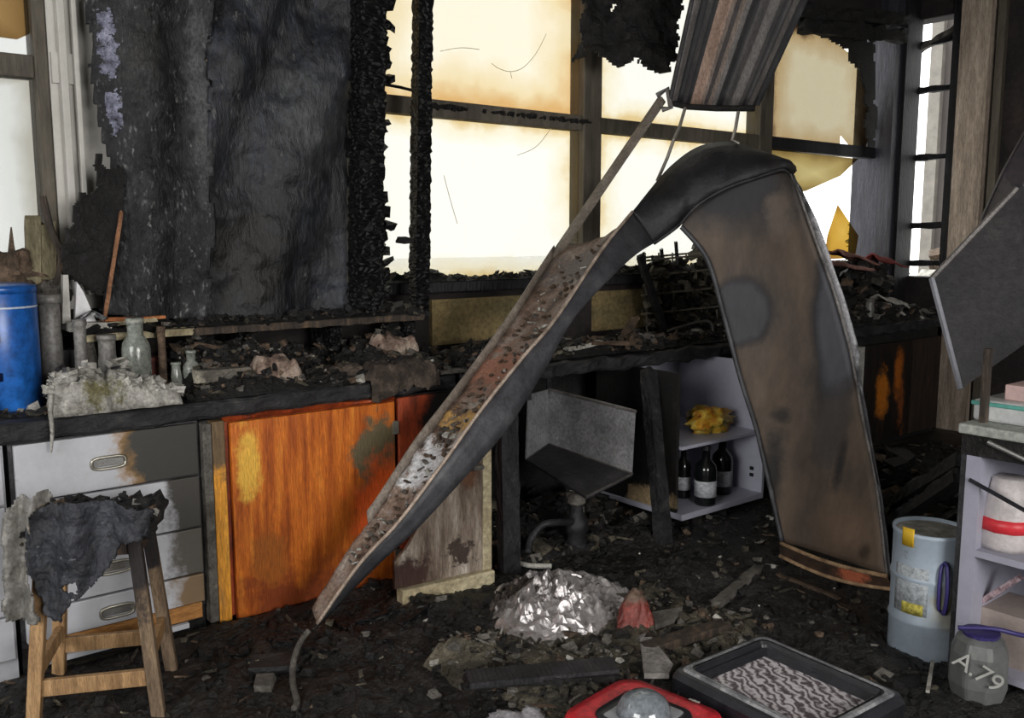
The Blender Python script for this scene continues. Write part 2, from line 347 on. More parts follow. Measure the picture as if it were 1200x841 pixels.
# corner post, wall-right window and its trims
struct(MB().b2((7.2, WY - .14, 0), (7.31, WY + .2, CEIL)).build('trim_1', M('blistered_post', [(.3, (30, 30, 38)), (.6, (50, 50, 60)), (.85, (76, 76, 88))], 5, stretch=(3, 3, .5), bump=.4, rough=.5)))
struct(MB().b2((7.31, WY - .17, 0), (WX + .05, WY + .2, CEIL)).build('trim_2', K['frameblack']))
w6 = root('window_6', (WX, 3.9, SILL))
m = MB(); m.b2((WX - .02, 3.665, SILL - .1), (WX + .14, 3.745, CEIL)); m.build('frame', K['frameblack'], w6)
for z in (1.35, 1.66, 2.22, 2.76, 3.14):
    MB().bar((WX + .06, 3.72, z), (WX + .06, 4.08, z + U(-.01, .01)), .06, .05, jag=.35, step=.05).build('glazing_bar', K['frameblack'], w6)
MB().bar((WX + .06, 3.74, 3.22), (WX + .06, 4.08, 3.08), .1, .05, jag=.5).build('glazing_bar', K['ash'], w6)
struct(MB().b2((WX - .09, 3.42, 0), (WX, 3.65, CEIL)).build('trim_3', M('smoked_post', [(.3, (120, 108, 96)), (.6, (168, 154, 140)), (.8, (188, 176, 162))], 4, stretch=(4, 4, .5), bump=.3)))
struct(MB().b2((WX - .05, 3.33, 0), (WX, 3.39, CEIL)).build('trim_4', K['frame']))
# ---- outside
K['ground'] = M('pale_ground', [(.3, (225, 224, 220)), (.7, (240, 240, 236))], 1, bump=.05, grit=0)
struct(MB().b2((WX + .2, -20, -.3), (60, 60, -.2)).b2((-40, WY + .2, -.3), (WX + .2, 60, -.2)).build('ground', K['ground']))
K['facade'] = M('facade', [(.3, (66, 61, 60)), (.7, (80, 75, 72))], 1, grit=.1, bump=.1)
bl = thing('building', 'grey rendered building outside, seen through the small-paned window', 'building', (15.5, 5, -.2))
MB().b2((14, 2, -.2), (19, 7.25, 7)).build('wall', K['facade'], bl)
MB().b2((13.9, 7.1, -.2), (14.0, 7.28, 7)).build('corner_pilaster', flat('pilaster', (110, 106, 100)), bl)
for y in (6.55, 5.6, 4.6, 3.6):
    for z in (1.1, 3.2, 5.0):
        f = MB().b2((13.92, y - .3, z), (14, y + .3, z + 1.2)).build('window_frame', flat('far_frame', (90, 86, 82)), bl)
        MB().b2((13.9, y - .22, z + .08), (13.92, y + .22, z + 1.12)).build('pane', K['darksteel'], f)
K['leaf'] = M('leaf', [(.3, (50, 60, 52)), (.7, (84, 96, 84))], 3, bump=.3)
sh = thing('shrub', 'grey-green tree outside beside the rendered building', 'tree', (14, 8.05, -.2))
m = MB()
for k in range(900):
    a = U(0, 6.28); r = math.sqrt(random.random()); z = U(.3, 1); q = 1.15 - .7 * z
    m.chunk((14 + r * q * .6 * math.cos(a), 8.05 + r * q * .6 * math.sin(a), -.2 + z * 2.9), (U(.04, .12), U(.04, .12), .01))
m.build('foliage', K['leaf'], sh); MB().tube([(14, 8.05, -.2), (14.02, 8.04, 1), (14, 8.05, 2)], [.09, .07, .03], 7).build('trunk', K['woodburnt'], sh)
m = MB()
for k in range(420):
    y = U(3.6, 6.2); x = U(9.6, 10.9); z = -.2 + U(0, 1) * (1.55 + .2 * math.sin(y * 4)) * (1 - abs(x - 10.2) * .7); m.chunk((x, y, z), (U(.1, .28), U(.1, .28), U(.08, .2)), random.choice((0, 0, 0, 1)))
tag(m.build('rubble_pile', [K['pale'], K['brownash']]), 'pale rubble piled outside below the small-paned window', 'rubble', kind='stuff')

# ================================================================== BENCHES AND CABINETS
def slab(name, label, x0, x1, y0, y1, mat, z0=CT - .07, z1=CT, sag=0, burnt=.012):
    rows = []; nx = int((x1 - x0) / .04); top = []
    for i in range(nx + 1):
        x = lerp(x0, x1, i / nx); r = []
        for y, z in ((y1, z0), (y0 + .01, z0), (y0, z0 + .012), (y0, lerp(z0, z1, .5)), (y0, z1 - .008), (y0 + .01, z1), (lerp(y0, y1, .3), z1), (lerp(y0, y1, .6), z1), (y1, z1)):
            e = burnt * fb((x, y, z), 9, 2); r.append(Vector((x, y + (e if y < y1 - .01 else 0), z + e * .8 - sag * math.sin(math.pi * i / nx))))
        r.append(r[0].copy()); rows.append(r)
    m = MB(); m.grid(rows); n = len(rows[0]); m.f += [tuple(range(n - 1)), tuple(nx * n + k for k in range(n - 1))[::-1]]; m.mi += [0, 0]
    o = m.build(name, mat); return tag(o, label, 'worktop')
slab('worktop', 'charred black worktop over the white drawers and orange wooden cabinet', -.6, 2.48, YF - .02, WY - .02, K['bench'])
slab('worktop', 'burnt dark worktop over the open knee space and bottle cabinet', 2.52, 4.95, YF - .02, WY - .02, K['bench'], sag=.012, burnt=.022)
slab('worktop', 'blackened worktop in the room corner under the broken window', 4.98, 7.4, YF - .02, 4.025, K['bench'], burnt=.02)
# drawer unit
du = thing('drawer_unit', 'white drawer unit with steel pulls, right half blackened by soot', 'drawers', (.925, 3.87, 0))
def dr_mat(zc, k):
    P_ = [((.40, -.3, zc), (.42, .5, .6), (146, 112, 66), 6, 6, .35), ((.40, -.3, zc), (.38, .4, .5), (54, 53, 50), 5, 6, .35)] if k == 0 else [((.42, -.3, zc), (.26, .4, .4), ((62, 60, 56), (84, 80, 74), (120, 100, 76))[k - 1], 3.5, 6, .5)]
    return M('drawer_front_%d' % k, [(.3, (166, 167, 172)), (.7, (184, 186, 192))], 4, rough=.45, grit=.06, bump=.06, patches=P_, fine=(30, (150, 146, 140), .67))
MB().b2((.59, YF + .012, .1), (1.26, WY - .03, CT - .075)).build('carcass', K['darksteel'], du)
MB().b2((.59, YF + .02, .0), (1.26, WY - .05, .1)).build('plinth', K['char'], du)
MB().b2((.62, YF - .004, .055), (1.24, YF + .012, .118)).build('bottom_rail', M('rail_wood', [(.3, (138, 92, 46)), (.7, (182, 132, 76))], 8, stretch=(.6, 4, 4), bump=.1), du)
MB().b2((.62, YF - .02, .03), (1.18, YF + .0, .05)).build('kick_strip', K['whitelam'], du)
def pull(parent, x, y, z, wd=.12, mat=None):
    pts = []
    for k in range(25):
        a = 2 * math.pi * k / 24; c, s = math.cos(a), math.sin(a)
        pts.append((x + (abs(c) ** .5) * (1 if c > 0 else -1) * wd / 2, y - .006, z + (abs(s) ** .6) * (1 if s > 0 else -1) * .022))
    h = MB().tube(pts, .006, 6, cap=False).build('handle', mat or K['brass'], parent, smooth_=True)
    MB().b2((x - wd / 2 + .008, y - .004, z - .013), (x + wd / 2 - .008, y - .001, z + .014)).build('handle_recess', K['chrome'], h)
    return h
for k, (z0, z1, hz) in enumerate(((.645, .85, .745), (.435, .637, .55), (.245, .427, .342), (.122, .237, .17))):
    d = MB().b2((.605, YF - .012, z0), (1.25, YF + .012, z1)).build('drawer', dr_mat((z0 + z1) / 2, k), du, bevel=.004)
    pull(d, .915, YF - .012, hz)
# second unit, cut by the picture edge
d2 = thing('drawer_unit', 'white drawer unit beyond the burnt stool, under the blue canister', 'drawers', (.24, 3.87, 0))
MB().b2((-.1, YF + .012, 0), (.575, WY - .03, CT - .075)).build('carcass', K['whitelam'], d2)
for z0, z1 in ((.645, .85), (.245, .637), (.08, .237)): MB().b2((-.09, YF - .012, z0), (.567, YF + .012, z1)).build('drawer', K['whitelam'], d2, bevel=.004)
# orange wooden cabinet
oc = thing('wooden_cabinet', 'orange varnished wooden cabinet with scorched door', 'cabinet', (1.82, 3.87, 0))
ORG = [(.26, (92, 40, 16)), (.42, (160, 78, 22)), (.56, (192, 104, 32)), (.75, (216, 142, 56))]
K['orange'] = M('orange_varnish', ORG, 5, stretch=(5, 5, .45), rough=.38, bump=.12, detail=5, patches=[
    ((.20, -.3, .60), (.12, .3, .26), (92, 82, 60), 4, 5, .9), ((.26, -.3, .40), (.2, .4, .22), (206, 86, 34), 2.2, 5, .8),
    ((-.15, -.3, .0), (.55, .4, .22), (122, 56, 24), 1.8, 7, .8), ((-.38, -.3, .66), (.06, .3, .2), (214, 166, 66), 2, 8, 1.0), ((-.30, -.3, .26), (.09, .3, .16), (150, 84, 30), 3, 5, .9)], spec=.5)
K['orangedark'] = M('orange_varnish_dark', [(.3, (70, 26, 12)), (.55, (140, 56, 22)), (.8, (176, 84, 36))], 6, stretch=(3, 3, .7), rough=.5, bump=.3, fine=(14, (30, 18, 14), .64))
K['stile'] = M('scorched_stile', [(.3, (150, 110, 60)), (.42, (196, 132, 44)), (.6, (214, 148, 50)), (.8, (222, 166, 72))], 3, stretch=(6, 6, .8), rough=.5, bump=.2, patches=[((-.5, -.3, .75), (.2, .5, .22), (96, 78, 54), 3)])
MB().b2((1.27, YF + .02, .03), (2.46, WY - .03, CT - .08)).build('carcass', K['char'], oc)
MB().b2((1.262, YF - .035, .03), (1.298, YF + .02, CT - .085)).build('stile', K['ash'], oc, bevel=.004)
MB().b2((1.300, YF - .034, .02), (1.352, YF + .02, CT - .08)).build('stile', K['stile'], oc, bevel=.004)
MB().b2((1.35, YF - .01, .03), (2.15, YF + .02, CT - .08)).build('face_frame', K['orangedark'], oc)
rows = []
m = MB()
for i in range(30):
    x = lerp(1.35, 2.14, i / 29); e = .02 * fb((x, 0, 0), 12, 4); zt = CT - .074 + e * .2; zb = .845
    rows.append([(x, YF - .022, zb), (x, YF - .03, lerp(zb, zt, .5)), (x, YF - .022 + e, zt), (x, YF + .01, zt)])
MB().grid(rows).build('top_rail', K['orangedark'], oc, solid=.008)
od = MB().b2((1.372, YF - .04, .015), (2.135, YF - .012, .838)).build('door', K['orange'], oc, bevel=.006)
for z in (.12, .72): MB().b2((2.12, YF - .045, z - .03), (2.15, YF - .03, z + .03)).build('hinge', K['brass'], od)
MB().b2((2.155, YF - .034, .02), (2.44, YF - .006, .85)).build('door', M('red_brown_door', [(.3, (70, 26, 14)), (.55, (140, 58, 30)), (.8, (160, 74, 40))], 6, stretch=(4, 4, .6), rough=.5, bump=.2,
    patches=[((.62, -.3, .6), (.16, .4, .8), (20, 17, 16), 3, 6, .8)]), oc, bevel=.005)
# small melted remains in front of the door: a ring stand base with yellow knob (reddish reflections in the photo)
# leaning scorched door
A = onZ(462, 716, 0); B = onZ(572, 690, 0); dv = (B - A); dv.z = 0; dv.normalize(); nv = Vector((dv.y, -dv.x, 0))
sd = thing('cabinet_door', 'scorched grey-white cabinet door standing open beside the fallen metal tray', 'door', ((A + B) / 2))
lw = (B - A).length
K['scorch'] = M('scorched_white_door', [(.3, (50, 40, 34)), (.45, (104, 90, 78)), (.56, (138, 126, 114)), (.72, (170, 162, 152))], 4, stretch=(3.5, 3.5, .6), rough=.6, bump=.2,
    patches=[((-.2, 0, .12), (.16, .3, .14), (54, 34, 28), 2.5, 7, 1.2), ((.08, .0, .2), (.07, .2, .07), (58, 46, 40), 3, 18, 1.6), ((.13, -.02, .56), (.05, .3, .08), (84, 54, 34), 2.5, 8, 1.2)])
K['cream'] = M('scorched_cream', [(.3, (126, 112, 84)), (.6, (172, 162, 134)), (.8, (190, 182, 160))], 5, bump=.15)
def sbox(u0, u1, n0, n1, z0, z1): 
    return MB().prism([A + dv * u0 + nv * n0 + Vector((0, 0, z0)), A + dv * u1 + nv * n0 + Vector((0, 0, z0)), A + dv * u1 + nv * n0 + Vector((0, 0, z1)), A + dv * u0 + nv * n0 + Vector((0, 0, z1))], nv * (n1 - n0))
MB().prism([A + dv * u + nv * -.012 + Vector((0, 0, z)) for u, z in ((0, .1), (lw - .03, .1), (lw - .03, .70), (lw - .09, .66), (lw - .16, .56), (lw - .24, .50), (lw - .33, .38), (.06, .27), (0, .22))], nv * .024).build('panel', K['scorch'], sd, bevel=.003)
sbox(lw - .035, lw + .01, -.016, .018, .1, .72).build('edge_strip', K['cream'], sd, bevel=.003)
sbox(0.02, lw + .01, -.02, .045, .0, .1).build('bottom_rail', K['cream'], sd, bevel=.006)
kk = sbox(lw - .1, lw - .04, .012, .05, .565, .59).build('knob', K['ash'], sd, bevel=.012)
# support posts of the open knee space
for lab, px, py, wdt in (('charred upright panel beside the scorched white door', 597, 678, .10),):
    p = onZ(px, py, 0); tag(MB().bar((p.x, p.y, 0), (p.x + .06, p.y + .1, .86), wdt, .05, (0, 1, 0), jag=.12, step=.06).build('bench_leg', K['darksteel']), lab, 'post')
p = onZ(778, 640, 0)
tag(MB().bar((p.x, p.y, 0), tuple(onY(760, 434, 3.43)), .08, .06, (0, 1, 0), jag=.12, step=.06).build('bench_leg', K['bench']), 'burnt bench leg between the grey sink box and bottle cabinet', 'post')
p = onY(742, 470, 3.95); 
tag(MB().b2((2.6, WY - .1, 0), (4.9, WY - .06, CT - .08)).build('back_board', K['char']), 'soot-black boards closing the back of the knee space', 'board')
# grey sink box hanging broken under the bench
sk = thing('sink_box', 'grey metal box hanging skewed under the burnt worktop', 'box', P(687, 581, 4.35))
K['greymetal'] = M('grey_metal', [(.3, (98, 98, 100)), (.6, (128, 128, 130)), (.8, (146, 146, 146))], 7, rough=.45, metal=.15, bump=.12, fine=(26, (170, 170, 168), .68))
a, b, c, d = P(643, 520, 4.95), P(741, 555, 4.5), P(687, 582, 4.3), P(617, 538, 4.75); at, bt, dt = P(643, 456, 4.95), P(745, 482, 4.5), P(620, 462, 4.75)
MB().prism([a, b, bt, at], (.012, .012, 0)).build('side_wall', K['greymetal'], sk); MB().prism([d, a, at, dt], (0, .012, 0)).build('back_wall', K['greymetal'], sk)
MB().prism([a, b, c, d], (0, 0, -.012)).build('box_floor', K['darksteel'], sk)
MB().tube([at, bt], .009, 6).build('rim', K['rim'], sk)
for q in (at, dt): MB().bar(q - Vector((0, 0, .03)), (q.x, q.y, CT - .06), .03, .008, (0, 1, 0)).build('hanger_strap', K['darksteel'], sk); MB().tube([d, a, b, c], .006, 6).build('seam', K['rim'], sk)
# drain trap below
tp = thing('drain_trap', 'sooty plastic drain trap and pipe below the grey metal box', 'pipe', onZ(675, 648, 0))
q = onZ(675, 648, 0); hz = lambda py: P(675, py, (q - EYE).dot(FW)).z
MB().lathe([(.035, hz(588)), (.045, hz(586)), (.045, hz(578)), (.03, hz(575))], (q.x, q.y, 0), 14).build('collar', K['ash'], tp)
MB().lathe([(.05, 0), (.055, .05), (.045, .1), (.06, .12), (.062, .17), (.04, .19), (.03, hz(588))], (q.x, q.y, 0), 14).build('bottle_trap', K['darksteel'], tp, smooth_=True)
MB().tube(smooth([tuple(q + Vector((0, 0, .16))), tuple(P(650, 612, 4.4)), tuple(P(634, 616, 4.36)), tuple(P(622, 632, 4.32)), tuple(P(619, 648, 4.28))], 16), .018, 8).build('pipe', K['darksteel'], tp, smooth_=True)
tag(MB().tube(smooth([tuple(onZ(598, 655, .05)), tuple(onZ(618, 662, .05)), tuple(onZ(646, 663, .045))], 8), .012, 8).build('hose', K['pale']), 'short white hose lying beside the sooty drain trap', 'hose')
# white cabinet with bottles
bc = thing('open_cabinet', 'white open cabinet with one shelf holding dark bottles', 'cabinet', (4.1, 3.55, 0))
x0, x1, y0, y1, zb, zt = 3.74, 4.46, 3.20, 3.88, .04, .845
K['lilacwhite'] = M('lilac_white_laminate', [(.3, (168, 168, 184)), (.7, (186, 188, 202))], 3, rough=.5, grit=.05, bump=.05)
MB().b2((x0, y0, zb), (x1, y1, zb + .035)).build('bottom_panel', K['lilacwhite'], bc, bevel=.004)
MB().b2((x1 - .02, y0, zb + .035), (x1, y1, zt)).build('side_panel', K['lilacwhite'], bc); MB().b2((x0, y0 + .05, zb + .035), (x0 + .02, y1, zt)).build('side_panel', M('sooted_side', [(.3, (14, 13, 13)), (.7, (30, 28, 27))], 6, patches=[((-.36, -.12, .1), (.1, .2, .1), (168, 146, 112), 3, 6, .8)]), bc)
MB().b2((x0 + .02, y1 - .02, zb + .035), (x1 - .02, y1, zt)).build('back_panel', K['lilacwhite'], bc)
MB().b2((x0 + .02, y0 + .03, .425), (x1 - .02, y1 - .02, .443)).build('shelf', K['lilacwhite'], bc)
for zz in (.16, .2): MB().b2((x1 - .026, y0 + .06, zz), (x1 - .02, y0 + .085, zz + .02)).build('hinge_hole', K['char'], bc)
K['bottle'] = M('dark_bottle_glass', [(.3, (10, 12, 14)), (.7, (24, 26, 28))], 5, rough=.15, bump=0, spec=.7)
K['label'] = M('paper_label', [(.3, (168, 172, 180)), (.7, (206, 208, 212))], 6, bump=.03, fine=(50, (90, 92, 98), .6))
def bottle(px, py, y, lab, hgt=.335, r=.062):
    p = onZ(px, py, zb + .035); p = EYE + (p - EYE) * 1.0; p.z = zb + .035
    t = thing('bottle', lab, 'bottle', p, 'dark bottles in the white cabinet')
    MB().lathe([(.0, 0), (r * .92, 0), (r, .012), (r, hgt * .6), (r * .9, hgt * .68), (r * .4, hgt * .78), (r * .33, hgt * .95)], p, 18).build('glass', K['bottle'], t, smooth_=True)
    MB().lathe([(r * 1.02, .05), (r * 1.02, hgt * .42)], p, 18).build('paper_label', K['label'], t, smooth_=True)
    MB().lathe([(r * .42, hgt * .93), (r * .42, hgt), (r * .2, hgt + .004)], p, 12).build('cap', K['blackplastic'], t)
bottle(826, 590, 0, 'dark bottle with white label, nearer the open front of the cabinet'); bottle(845, 577, 0, 'dark bottle with white label, set further back in the cabinet')
bottle(800, 582, 0, 'grey-green bottle at the end of the cabinet floor', .30, .045)
t = thing('crumpled_bag', 'crumpled yellow and orange packet on the white cabinet shelf', 'packet', onY(832, 500, 3.36))
K['yel'] = M('yellow_packet', [(.32, (170, 84, 30)), (.44, (216, 156, 40)), (.56, (232, 200, 80)), (.72, (236, 220, 170))], 14, rough=.35, bump=.7)
pc = onY(830, 494, 3.40); 
m = MB(); m.ball((pc.x, pc.y, .515), (.15, .1, .075), 22, 14, 3, .75, 9); m.build('packet', K['yel'], t, smooth_=True)
m = MB(); m.ball((pc.x + .15, pc.y + .06, .48), (.08, .06, .04), 12, 8, 5, .6, 9); m.build('paper', K['pale'], t, smooth_=True)
# corner cabinets
cc = thing('corner_cabinet', 'blackened cabinet with burnt orange door under the corner worktop', 'cabinet', (6.3, 3.87, 0))
MB().b2((5.0, YF + .02, .02), (7.18, WY - .03, CT - .075)).build('carcass', K['char'], cc)
K['burntdoor'] = M('burnt_orange_door', [(.3, (14, 13, 12)), (.6, (34, 28, 24)), (.8, (60, 46, 36))], 5, stretch=(4, 4, .6), rough=.5, bump=.3,
    patches=[((.02, -.3, .42), (.11, .3, .24), (176, 104, 30), 2, 10, .6), ((.24, -.3, .55), (.08, .3, .26), (160, 88, 26), 1.6, 10, .6), ((.3, -.3, .3), (.05, .3, .2), (120, 66, 30), 1.6, 10, 1.5)])
MB().b2((6.08, YF - .02, .06), (6.72, YF + .018, CT - .14)).build('door', K['burntdoor'], cc, bevel=.004)
MB().b2((6.75, YF - .02, .06), (7.16, YF + .018, CT - .14)).build('door', M('burnt_door_dark', [(.3, (20, 16, 14)), (.6, (50, 36, 26)), (.8, (96, 64, 40))], 5, stretch=(4, 4, .6), bump=.4), cc, bevel=.004)
MB().b2((5.86, YF - .03, .1), (6.04, YF + .018, CT - .14)).build('filler_panel', K['pale'], cc)
# reagent shelf against the window wall
rs = thing('reagent_shelf', 'burnt reagent shelf on short posts along the window wall', 'shelf', (1.55, 3.97, CT))
MB().bar((.92, 3.965, 1.185), (2.55, 3.965, 1.185), .25, .028, jag=.1, step=.05).build('shelf_board', K['bench'], rs)
MB().b2((.92, 3.825, 1.165), (1.36, 3.84, 1.2)).build('front_strip', K['cream'], rs)
MB().bar((1.36, 3.83, 1.18), (2.5, 3.83, 1.18), .03, .035, jag=.2).build('front_strip', K['woodburnt'], rs)
for x in (.96, 1.15, 1.6, 2.05, 2.46): MB().bar((x, 3.97, CT + .003), (x, 3.97, 1.175), .05, .18, (0, 1, 0), jag=.2).build('post', K['croc'] if x > 1.3 else K['ash'], rs)
# ================================================================== FALLEN METAL TRAY (folded over like an upside-down V)
tip = P(368, 737, 3.60)
ft = thing('metal_tray', 'long scorched metal ceiling tray, fallen and folded into a steep arch', 'metal tray', (tip.x, tip.y, 0))
rel = lambda v: tuple(v - Vector((tip.x, tip.y, 0)))
K['web'] = M('rusted_web', [(.32, (70, 58, 52)), (.46, (124, 102, 88)), (.58, (146, 132, 122)), (.74, (180, 172, 164))], 9, rough=.75, bump=.6, bscale=40, fine=(30, (54, 44, 40), .62),
    patches=[(rel(P(500, 545, 3.65)), (.16, .3, .14), (206, 206, 208), 2.2, 14, 1.6), (rel(P(545, 490, 3.78)), (.08, .2, .07), (196, 156, 92), 2, 20, 1.6), (rel(P(590, 430, 3.95)), (.2, .4, .16), (158, 112, 92), 1.8, 12, 1.4), (rel(P(690, 310, 4.4)), (.2, .4, .25), (108, 100, 98), 2, 9, 1.2)])
K['flange'] = M('dark_flange', [(.3, (46, 46, 50)), (.6, (72, 72, 76)), (.8, (98, 98, 100))], 8, rough=.5, metal=.2, bump=.25, grit=.3)
K['flange2'] = M('pale_flange', [(.3, (46, 46, 50)), (.6, (76, 76, 80)), (.8, (104, 104, 106))], 8, rough=.5, metal=.1, bump=.4, patches=[(rel(P(975, 335, 4.35)), (.8, .5, .5), (158, 158, 162), 2.2, 12, .9)])
K['fold'] = M('black_fold', [(.3, (18, 18, 20)), (.6, (34, 34, 38)), (.85, (60, 58, 60))], 5, rough=.55, metal=.1, bump=.35, patches=[(rel(P(700, 320, 4.6)), (.28, .4, .3), (92, 92, 96), 1.6, 8, .8)])
K['rightpanel'] = M('smoked_panel', [(.3, (52, 46, 42)), (.45, (78, 67, 58)), (.58, (96, 82, 70)), (.75, (120, 103, 90))], 2.6, rough=.6, metal=.1, bump=.12, grit=.14, stretch=(1.2, 1.2, .5), patches=[
    (rel(P(850, 222, 4.62)), (.7, .6, .27), (44, 43, 45), 1.6, 3, .5), (rel(P(905, 250, 4.5)), (.6, .10, .16), (88, 78, 70), 1.5, 8, .7), (rel(P(990, 350, 4.38)), (.7, .17, .60), (34, 34, 37), 5, 2.2, .28), (rel(P(992, 345, 4.38)), (.7, .145, .56), (70, 70, 76), 4, 2.2, .28),
    (rel(P(862, 366, 4.66)), (.7, .175, .20), (30, 29, 31), 5, 2.5, .25), (rel(P(860, 366, 4.66)), (.7, .15, .175), (58, 58, 62), 5, 2.5, .25), (rel(P(893, 560, 4.5)), (.7, .09, .34), (42, 39, 37), 1.6, 5, .5), (rel(P(905, 490, 4.5)), (.6, .07, .05), (44, 40, 36), 1.6, 7, .5),
    (rel(P(972, 500, 4.35)), (.7, .10, .24), (62, 58, 56), 1.6, 5, .6), (rel(P(985, 545, 4.3)), (.7, .035, .16), (40, 37, 36), 1.4, 6, .5), (rel(P(985, 625, 4.15)), (.7, .25, .16), (112, 92, 76), 1.0, 4, .5), (rel(P(992, 655, 4.0)), (.7, .04, .05), (62, 50, 40), 1.6, 8, .5)])
#        N (near rim)  F (far rim)  B (flange foot)  depth N, extra depth F
ST = [((372, 730), (366, 712), (368, 738), 3.60, .06), ((421, 661), (405, 650), (434, 670), 3.57, .09), ((468, 610), (441, 602), (488, 620), 3.57, .12),
      ((520, 541), (486, 533), (541, 563), 3.62, .16), ((563, 481), (523, 484), (594, 503), 3.74, .2), ((614, 417), (572, 418), (640, 430), 3.92, .25),
      ((650, 375), (606, 370), (675, 370), 4.07, .30), ((705, 293), (641, 314), (735, 307), 4.36, .34), ((741, 248), (676, 262), (766, 285), 4.62, .36)]
flatST = [n + f + b + (t, e) for n, f, b, t, e in ST]
S2 = smooth(flatST, 64)
web = []; near = []; far = []
for i, s in enumerate(S2):
    N = P(s[0], s[1], s[6]); Fp = P(s[2], s[3], s[6] + s[7]); B = P(s[4], s[5], s[6] + .05); k = i / 64
    dn = Vector((0, 0, -.03 * min(1, k * 4)))
    rr = []
    for q in range(9):
        f = q / 8; p = N.lerp(Fp, f) + dn * math.sin(math.pi * f) * 1.2; p += Vector((0, 0, .012 * fb(p, 14, 1))); rr.append(p)
    if i <= 60: web.append(rr)
    near.append([N, N.lerp(B, .33) + (N - Fp).normalized() * .004, N.lerp(B, .7), B])
    up = (Vector((0, 0, 1)) * .055 + (Fp - N).normalized() * .01)
    if 14 <= i <= 58: far.append([Fp, Fp + up * .5, Fp + up])
MB().grid(web).build('web', K['web'], ft, smooth_=True, solid=.006)
MB().tube([r[0] - FW * .004 for r in near], .0075, 6).build('near_rim', M('bright_rim', [(.3, (120, 106, 94)), (.6, (176, 160, 146)), (.8, (200, 188, 176))], 16, metal=.1, rough=.5, bump=.3), ft, smooth_=True)
MB().grid(far).build('far_flange', M('far_flange', [(.3, (96, 88, 80)), (.6, (132, 122, 112)), (.8, (160, 152, 142))], 9, bump=.4, metal=.1, rough=.6), ft, smooth_=True, solid=.006)
# crumbs of plaster lying in the web
m = MB()
for k in range(190):
    i = int(U(8, 58)); r = web[i]; p = r[int(U(1, 7))] + Vector((0, 0, .012)); m.chunk(p, (U(.006, .03), U(.006, .025), U(.004, .014)), random.choice((0, 0, 1, 1, 2, 2, 2, 2)))
o = m.build('plaster_crumbs', [K['pale'], K['ash'], K['brownash'], K['char']], ft); o['kind'] = 'stuff'
# flange running on into the black fold at the top, then to the edge of the right arm
FO = [((741, 248), (766, 285), 4.62, 4.67), ((762, 222), (782, 274), 4.74, 4.68), ((786, 195), (797, 262), 4.82, 4.68), ((815, 174), (818, 240), 4.88, 4.66), ((850, 166), (850, 221), 4.9, 4.62), ((885, 173), (886, 208), 4.85, 4.56), ((912, 187), (918, 199), 4.72, 4.5), ((926, 200), (928, 206), 4.5, 4.46)]
fo = smooth([a + b + (t, u) for a, b, t, u in FO], 40); rows = list(near[:-1])
fold = []
for i, s in enumerate(fo):
    a = P(s[0], s[1], s[4]); b = P(s[2], s[3], s[5]); rr = []; g = min(1, i / 12)
    for q in range(8):
        f = q / 7; p = a.lerp(b, f) - FW * (.10 * g * math.sin(math.pi * f)); p += FW * .03 * g * fb(p, 6, 9); rr.append(p)
    fold.append(rr)
MB().grid(near).build('near_flange', K['flange'], ft, smooth_=True, solid=.006)
MB().grid(fold).build('fold', K['fold'], ft, smooth_=True, solid=.006)
MB().tube([r[-1] for r in fold], .010, 6).build('fold_rim', K['darksteel'], ft, smooth_=True)
LR = [(798, 266, 4.72), (828, 303, 4.72), (847, 366, 4.71), (866, 440, 4.70), (890, 519, 4.60), (916, 634, 4.46)]
RR_ = [(927, 204, 4.47), (951, 268, 4.45), (978, 345, 4.41), (998, 420, 4.36), (1012, 492, 4.25), (1027, 570, 4.12), (1040, 674, 3.96)]
l2 = smooth(LR, 48); r2 = smooth(RR_, 48); panel = []
ridge = smooth([(798, 266, 4.72), (808, 250, 4.69), (831, 227, 4.66), (876, 211, 4.57), (921, 199, 4.5), (927, 204, 4.47)], 16)
for i in range(49):
    a = P(*l2[i]); b = P(*r2[i]); rr = []; k = i / 48
    for q in range(17):
        f = q / 16; p = a.lerp(b, f) + FW * (.05 * math.sin(math.pi * f)); tp_ = P(*ridge[q]); p += (tp_ - a.lerp(b, f)) * max(0, 1 - k * 7); p += FW * (.012 * fb(p, 3, 4)); rr.append(p)
    panel.append(rr)
MB().grid(panel).build('right_panel', K['rightpanel'], ft, smooth_=True, solid=.006)
MB().tube([r[0] - FW * .008 for r in panel], [.013] * 49, 7).build('left_rim', K['flange'], ft, smooth_=True)
MB().tube([r[-1] - FW * .008 for r in panel], .010, 7).build('right_rim', K['rim'], ft, smooth_=True)
fl = []
for i in range(49):
    a = panel[i][-1]; k = i / 48; wd = 5 + 3 * math.sin(math.pi * min(1, k * 1.2)) + (4 if .05 < k < .5 else 0); s = r2[i]
    b = P(s[0] + wd + 2 * fb((k * 9, 0, 0), 1, 2), s[1] + 6, s[2] - .05); fl.append([a, a.lerp(b, .5) - FW * .02, b])
MB().grid(fl).build('right_flange', K['flange2'], ft, smooth_=True, solid=.006)
K['lip'] = M('scorched_lip', [(.3, (116, 90, 68)), (.6, (176, 146, 112)), (.8, (196, 172, 142))], 20, bump=.4)
a, b = P(915, 636, 4.44), P(1040, 675, 3.94); c, d = P(914, 651, 4.44), P(1046, 690, 3.94)
arc = lambda p, q, sag: [p.lerp(q, f / 12) + UP * (-sag * math.sin(math.pi * f / 12)) for f in range(13)]
MB().tube(arc(a, b, .02), .010, 6).build('end_lip', K['lip'], ft, smooth_=True); MB().tube(arc(c, d, .03), .010, 6).build('end_lip', K['lip'], ft, smooth_=True)
